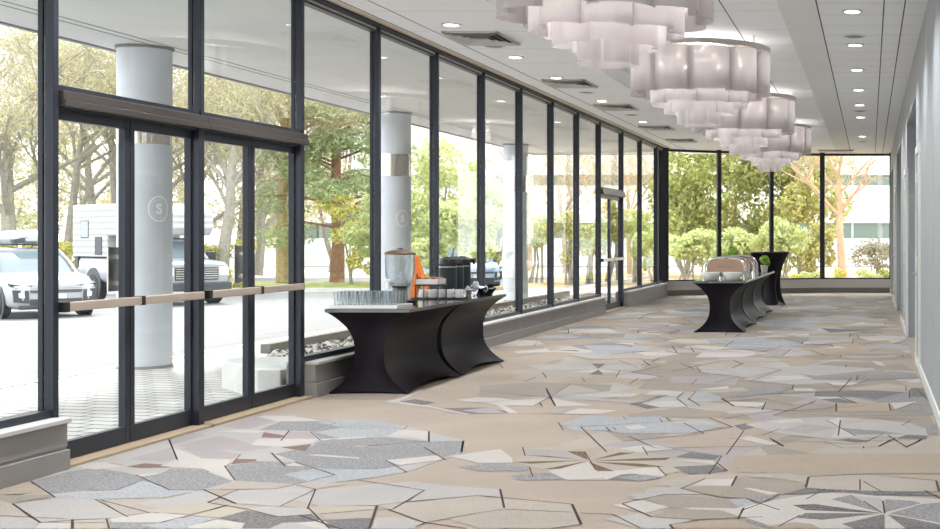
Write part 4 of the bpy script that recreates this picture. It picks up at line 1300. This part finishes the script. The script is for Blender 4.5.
# ------------------------------------------------------------------ trees and shrubs
BARK = mat('grey brown bark', lin(150, 144, 132), .9, noise=(8, .2), bump=(20, .5))
PBARK = mat('pale tan bark', lin(198, 168, 140), .9, noise=(8, .15), bump=(20, .5))
TWIG = mat('twig haze', lin(200, 190, 164), .9, trans=.3, island=.25)
BUD = mat('yellow green buds', lin(204, 198, 152), .8, trans=.4, island=.3)
DEEP = mat('evergreen leaf', lin(170, 174, 104), .7, trans=.35, island=.4)
YEL = mat('yellow green leaf', lin(212, 206, 120), .7, trans=.4, island=.3)
PALE = mat('pale green leaf', lin(200, 206, 146), .6, trans=.4, island=.3)
PINE = mat('pine needle', lin(164, 178, 128), .8, trans=.35, island=.35)
OLIVE = mat('olive leaf', lin(192, 188, 122), .7, trans=.4, island=.4)
RUST = mat('rust twig', lin(200, 178, 156), .8, trans=.3, island=.3)
def branches(h, r, seed, levels=5, spread=.62, first=.35, droop=0.0, kids=(3, 3, 3, 3, 3), lean=0):
    """tapering limbs; returns a mesh builder of thick limbs and the twig tips"""
    R = random.Random(seed); mb = MB(); tips = []
    def grow(p, d, L, r0, lv):
        n = 4 if lv < 2 else 3; pts = [p]; dd = d.copy(); q = p
        for i in range(n):
            dd = (dd + Vector((R.uniform(-1, 1), R.uniform(-1, 1), R.uniform(-.5, .8)))*(.10+.05*lv) + Vector((0, 0, -droop*lv*.1))).normalized()
            q = q + dd*L/n; pts.append(q)
        rs = [r0*(1-.55*i/n) for i in range(n+1)]
        mb.path(pts, rs, 7 if lv == 0 else (5 if lv == 1 else 3))
        if lv >= levels-2: tips.append(pts[-1]); tips.append(pts[-2])
        if lv >= levels: return
        for k in range(kids[min(lv, len(kids)-1)]):
            f = R.uniform(first, 1) if lv == 0 else R.uniform(.25, 1)
            i = min(int(f*n), n-1); b = pts[i].lerp(pts[i+1], f*n-i)
            ax = Vector((R.uniform(-1, 1), R.uniform(-1, 1), R.uniform(-.2, .5))).normalized()
            nd = (dd*(1-spread) + ax*spread + Vector((0, 0, .12))).normalized()
            grow(b, nd, L*R.uniform(.5, .75), max(r0*(1-.55*f)*R.uniform(.5, .7), .006), lv+1)
    grow(Vector((0, 0, 0)), Vector((lean, 0, 1)).normalized(), h*.5, r, 0)
    return mb, tips
TWG = mat('fine twigs', lin(188, 182, 152), .9, trans=.3, island=.3)
OLW = mat('olive haze', lin(188, 188, 152), .9, trans=.3, island=.3)
def cloud(name, m, parent, tips, n, size, sp, seed, asp=.5):
    R = np.random.default_rng(seed); T = np.array([tuple(p) for p in tips]); pk = T[R.integers(0, len(T), n)]
    q, f = leaves(n, [(0, 0, 0, sp, sp, sp)], size, seed, asp=asp)
    q = q + np.repeat(pk, 4, axis=0)
    me = bpy.data.meshes.new(name); me.from_pydata(q.tolist(), [], f.tolist()); me.materials.append(m)
    o = bpy.data.objects.new(name, me); COL.objects.link(o); o.parent = parent; return o
def bare_tree(label, x, y, h, r, seed, bark=BARK, bud=BUD, nb=2600, size=.07, z=LOT, kids=(6, 4, 4, 3, 3), group='bare trees around the parking lot', levels=4, first=.3, nt_=5000):
    t = thing('bare_tree', label, 'tree', (x, y, z), 0, group)
    mb, tips = branches(h, r, seed, levels, kids=kids, first=first)
    mb.build('trunk', bark, t, smooth=True)
    cloud('buds', bud, t, tips, nb, size, .55, seed)
    cloud('twigs', TWG, t, tips, nt_, .26, .5, seed+1, .045)
    return t
def leafy(name, label, x, y, z, blobs, m, n, size, seed, trunk=None, bark=BARK, group=None, cat='tree', stems=3):
    t = thing(name, label, cat, (x, y, z), 0, group)
    R = random.Random(seed); sub = []
    for b in blobs:                                 # break every mass into uneven tufts
        for k in range(9):
            v = Vector((R.gauss(0, 1), R.gauss(0, 1), R.gauss(0, 1))).normalized()*R.uniform(.4, .95); q = R.uniform(.25, .5)
            sub.append((b[0]+v.x*b[3], b[1]+v.y*b[4], max(b[2]+v.z*b[5], .12), b[3]*q, b[4]*q, b[5]*q*.8))
    leafmesh('foliage', m, t, n, sub, size, seed)
    if trunk:
        mb = MB()
        top = blobs[0][2]
        for k in range(stems):
            b = R.choice(blobs); e = Vector((b[0]+R.uniform(-.3, .3)*b[3], b[1], b[2]))
            s0 = Vector((R.uniform(-.1, .1)*stems*.5, R.uniform(-.1, .1), 0)); mid = s0.lerp(e, .5) + Vector((R.uniform(-.15, .15), 0, -.1*e.z))
            mb.path([s0, mid, e], [trunk, trunk*.75, trunk*.3], 6)
        mb.build('trunk' if stems == 1 else 'stems', bark, t, smooth=True)
    return t
def at(px, d): return (px - VX)*d/F
# bare trees beyond the lot
BT = [('bare tree with a low forked limb behind the white SUV', 12, 44, 12, .26, 1), ('slender bare tree behind the camper at the left doors', 62, 47, 12, .2, 2), ('bare budding tree rising between the camper and the nearest column', 118, 52, 12, .24, 3),
      ('bare tree directly behind the nearest column', 172, 50, 13, .24, 4), ('bare tree with long crooked limbs over the pickup hood', 222, 44, 11, .24, 5), ('reddish budding bare tree behind the right entrance door', 258, 60, 13, .24, 6)]
BT += [('leaning bare tree at the left edge behind the SUV roof', -22, 52, 13, .22, 31), ('many branched bare tree above the camper roof', 98, 57, 14, .22, 32), ('tall bare tree seen between the two entrance bays', 196, 58, 14, .22, 33)]
for l, px, d, h, r, sd_ in BT: bare_tree(l, at(px, d), d, h, r, sd_, bud=BUD if sd_ % 3 else RUST, nb=2600, size=.06, nt_=5000)
bare_tree('mossy thick trunked bare tree behind the rightmost entrance door', at(283, 49), 49, 13, .27, 8, z=LOT+.05, bark=mat('mossy bark', lin(168, 150, 112), .9, noise=(6, .25), bump=(20, .5)), bud=BUD, nb=3400, first=.45)
for l, px, d, h, sd_ in (('thin bare tree far behind the farthest column', 530, 58, 9, 11), ('bare rust coloured tree seen between the far mullions', 565, 54, 8, 12), ('bare tree beyond the far exit door', 630, 52, 9, 13)):
    bare_tree(l, at(px, d), d, h, .12, sd_, bark=PBARK, bud=RUST, nb=350, size=.05, nt_=1600, z=-.15)
bare_tree('pale knobbly pruned bare tree outside the right end window', at(843, 42), 42, 7.2, .17, 21, bark=PBARK, bud=RUST, nb=300, size=.04, nt_=2200, z=-.12, kids=(7, 4, 3, 3), group='pruned tree by the end window', first=.62)
# far screen of woods
tr = random.Random(9)
for k in range(10):
    px = -50 + k*48; d = 66 + tr.uniform(-4, 8); hh = tr.uniform(4.5, 7.5)
    leafy('budding_tree', 'hazy yellow brown budding tree in the woods beyond the parking lot, %s from the left' % ['first', 'second', 'third', 'fourth', 'fifth', 'sixth', 'seventh', 'eighth', 'ninth', 'tenth', 'eleventh'][k],
          at(px, d), d, LOT, [(0, 0, hh, 2.6, 2.2, 3.2), (tr.uniform(-1, 1), 0, hh*.55, 2.2, 2, 1.6), (tr.uniform(-1.5, 1.5), 0, hh+2.2, 1.6, 1.5, 1.6)], [TWIG, OLW, TWIG, BUD][k % 4], 4200, .10, 50+k, .16, group='woods beyond the parking lot')
# pine
t = thing('pine_tree', 'green pine with a thick red brown trunk on the lawn outside the first window', 'tree', (at(337, 50), 50, LOT+.05))
R = random.Random(3); mb = MB(); mb.path([(0, 0, 0), (.05, 0, 1.6), (-.05, 0, 4), (.1, 0, 9.5)], [.30, .24, .2, .06], 10); bl = []
for k in range(44):
    z = 2.2 + k*.17; a = R.uniform(0, 7); L_ = (3.4 - k*.05)*R.uniform(.7, 1.05)
    e = Vector((math.cos(a)*L_, math.sin(a)*L_, z + R.uniform(-.3, .4))); mb.path([(0, 0, z-.2), (e*.5) + Vector((0, 0, z*.5+.15)), e], [.06, .045, .015], 5)
    for f in (.55, .8, 1): bl.append((e.x*f, e.y*f, z-.3 + (e.z-z)*f, .8, .8, .45))
mb.build('trunk', mat('pine bark', lin(150, 112, 88), .95, noise=(6, .25), bump=(15, .8)), t, smooth=True)
leafmesh('foliage', PINE, t, 17000, bl, .11, 5, asp=.3)
# greenery along the lot and lawn
G1 = 'hedge shrubs behind the parking lot'
names = ['first', 'second', 'third', 'fourth', 'fifth', 'sixth', 'seventh', 'eighth', 'ninth']
for k in range(8):
    px = 5 + k*33; d = 43 + tr.uniform(0, 1.5)
    leafy('hedge_shrub', 'yellow green hedge shrub behind the parked vehicles, %s from the left' % names[k], at(px, d), d, LOT, [(0, 0, .95, .85, .6, .95), (.4, 0, 1.3, .5, .5, .5)], YEL if k % 3 else OLIVE, 1300, .075, 100+k, .04, group=G1, cat='shrub')
leafy('shrub', 'yellow leaved shrub in front of the pine trunk', at(352, 47.5), 47.5, LOT+.05, [(0, 0, 1.9, 1.1, .8, .6), (-.5, 0, 2.9, .8, .7, .5), (.3, 0, .9, .8, .6, .5)], YEL, 1700, .08, 131, .05, cat='shrub')
leafy('shrub', 'broad pale green shrub left of the second column, behind the first mullion', at(372, 46), 46, LOT+.05, [(0, 0, 1.6, 1.0, .8, 1.2), (.2, 0, 2.9, .8, .7, .7)], PALE, 2000, .08, 132, .05, cat='shrub')
for k, (l, px, d, zc, rx, rz_) in enumerate((('large pale green tree right of the second column', 428, 44, 3.0, 1.5, 2.3), ('tall pale green tree between the third and fourth mullions', 462, 46, 2.8, 1.5, 2.3), ('pale green tree behind the coffee pots', 447, 40, 1.7, 1.3, 1.2), ('pale green tree left of the farthest column', 492, 47, 2.3, 1.2, 1.7))):
    leafy('leafy_tree', l, at(px, d), d, LOT+.1, [(0, 0, zc, rx, 1.2, rz_), (-.6, 0, zc-.8, rx*.8, 1, rz_*.6), (.5, .2, zc+.9, rx*.7, 1, rz_*.5)], PALE, 4200, .085, 140+k, .08, group='pale trees beyond the walkway')
# many-stemmed shrubs outside the far bays
for k, (l, px, d, zc, rx, rz_, m) in enumerate((('rounded green shrub with twisted stems right of the farthest column', 536, 42, 1.65, .75, .75, PALE), ('rounded yellow green shrub with twisted stems between far mullions', 566, 40, 1.6, .75, .85, OLIVE), ('rounded green shrub just left of the far exit door', 592, 41, 1.5, .6, .8, PALE),
                                                ('green shrub seen through the far exit door', 612, 42, 1.7, .6, 1.0, OLIVE), ('green shrub right of the far exit door', 634, 42, 1.6, .65, .9, PALE), ('pale shrub in the last bay before the corner', 651, 40, 1.2, .5, .8, PALE))):
    leafy('shrub', l, at(px, d), d, -.12, [(0, 0, zc, rx, .7, rz_), (.25, 0, zc+.3, rx*.7, .6, rz_*.6)], m, 1700, .07, 160+k, .05, group='shrubs outside the far bays', cat='shrub', stems=5)
# evergreens and rhododendrons outside the end windows
for k, (l, px, d, zc, rx, rz_, m) in enumerate((('dense evergreen tree in the left end window', 688, 48, 3.6, 2.0, 3.2, DEEP), ('dense evergreen tree behind the second end mullion', 728, 50, 3.8, 2.0, 3.4, OLIVE), ('dense evergreen tree in the middle end window', 768, 49, 3.6, 1.8, 3.2, DEEP), ('evergreen tree left of the pruned bare tree', 803, 48, 3.2, 1.5, 3.0, OLIVE))):
    leafy('evergreen_tree', l, at(px, d), d, -.12, [(0, 0, zc, rx, 1.6, rz_), (-.7, -.4, zc*.6, rx*.8, 1.4, rz_*.55), (.7, -.4, zc*1.1, rx*.7, 1.2, rz_*.5), (0, 0, zc*1.5, rx*.6, 1.1, rz_*.5)], m, 6500, .10, 170+k, .12, group='evergreens beyond the end window', stems=2)
for k, (l, px, d, zc, rx, rz_, m) in enumerate((('large pale green rhododendron filling the foot of the left end window', 690, 38, 1.30, .95, .62, PALE), ('pale green rhododendron behind the chafing dish', 735, 40, 1.1, .9, .7, PALE), ('rounded pale green rhododendron right of the cocktail table', 783, 39, 1.35, .85, .85, PALE), ('green rhododendron against the thick end mullion', 812, 43, 1.3, .7, .95, OLIVE))):
    leafy('rhododendron', l, at(px, d), d, -.12, [(0, 0, zc, rx, .8, rz_), (-.3, -.2, zc-.1, rx*.7, .6, rz_*.7), (.3, 0, zc+.2, rx*.6, .6, rz_*.6)], m, 3400, .075, 180+k, .035, group='rhododendrons outside the end windows', cat='shrub', stems=9)
leafy('shrub', 'dark twiggy rounded shrub in the right end window', at(876, 40), 40, -.12, [(0, 0, 1.0, .85, .6, .5), (-.3, 0, .85, .6, .5, .4), (.3, 0, .9, .6, .5, .4), (0, 0, 1.2, .6, .5, .4)], mat('dull leaf', lin(172, 164, 142), .8, trans=.3, island=.3), 2200, .05, 190, .03, cat='shrub', stems=6)
for k, (l, px, d, rx, m) in enumerate((('low bright yellow shrub at the foot of the pruned tree', 842, 38, .32, YEL), ('low pale shrub beside the thick end mullion', 812, 37, .35, PALE), ('low grey green shrub under the dark twiggy shrub', 868, 37, .45, PALE), ('low grey green shrub at the right edge of the end window', 886, 36, .3, DEEP), ('low yellow green shrub below the cocktail table top', 800, 37.5, .3, YEL))):
    leafy('low_shrub', l, at(px, d), d, -.12, [(0, 0, .32, rx, .35, .30)], m, 700, .045, 195+k, .02, group='low shrubs under the end windows', cat='shrub', stems=3)
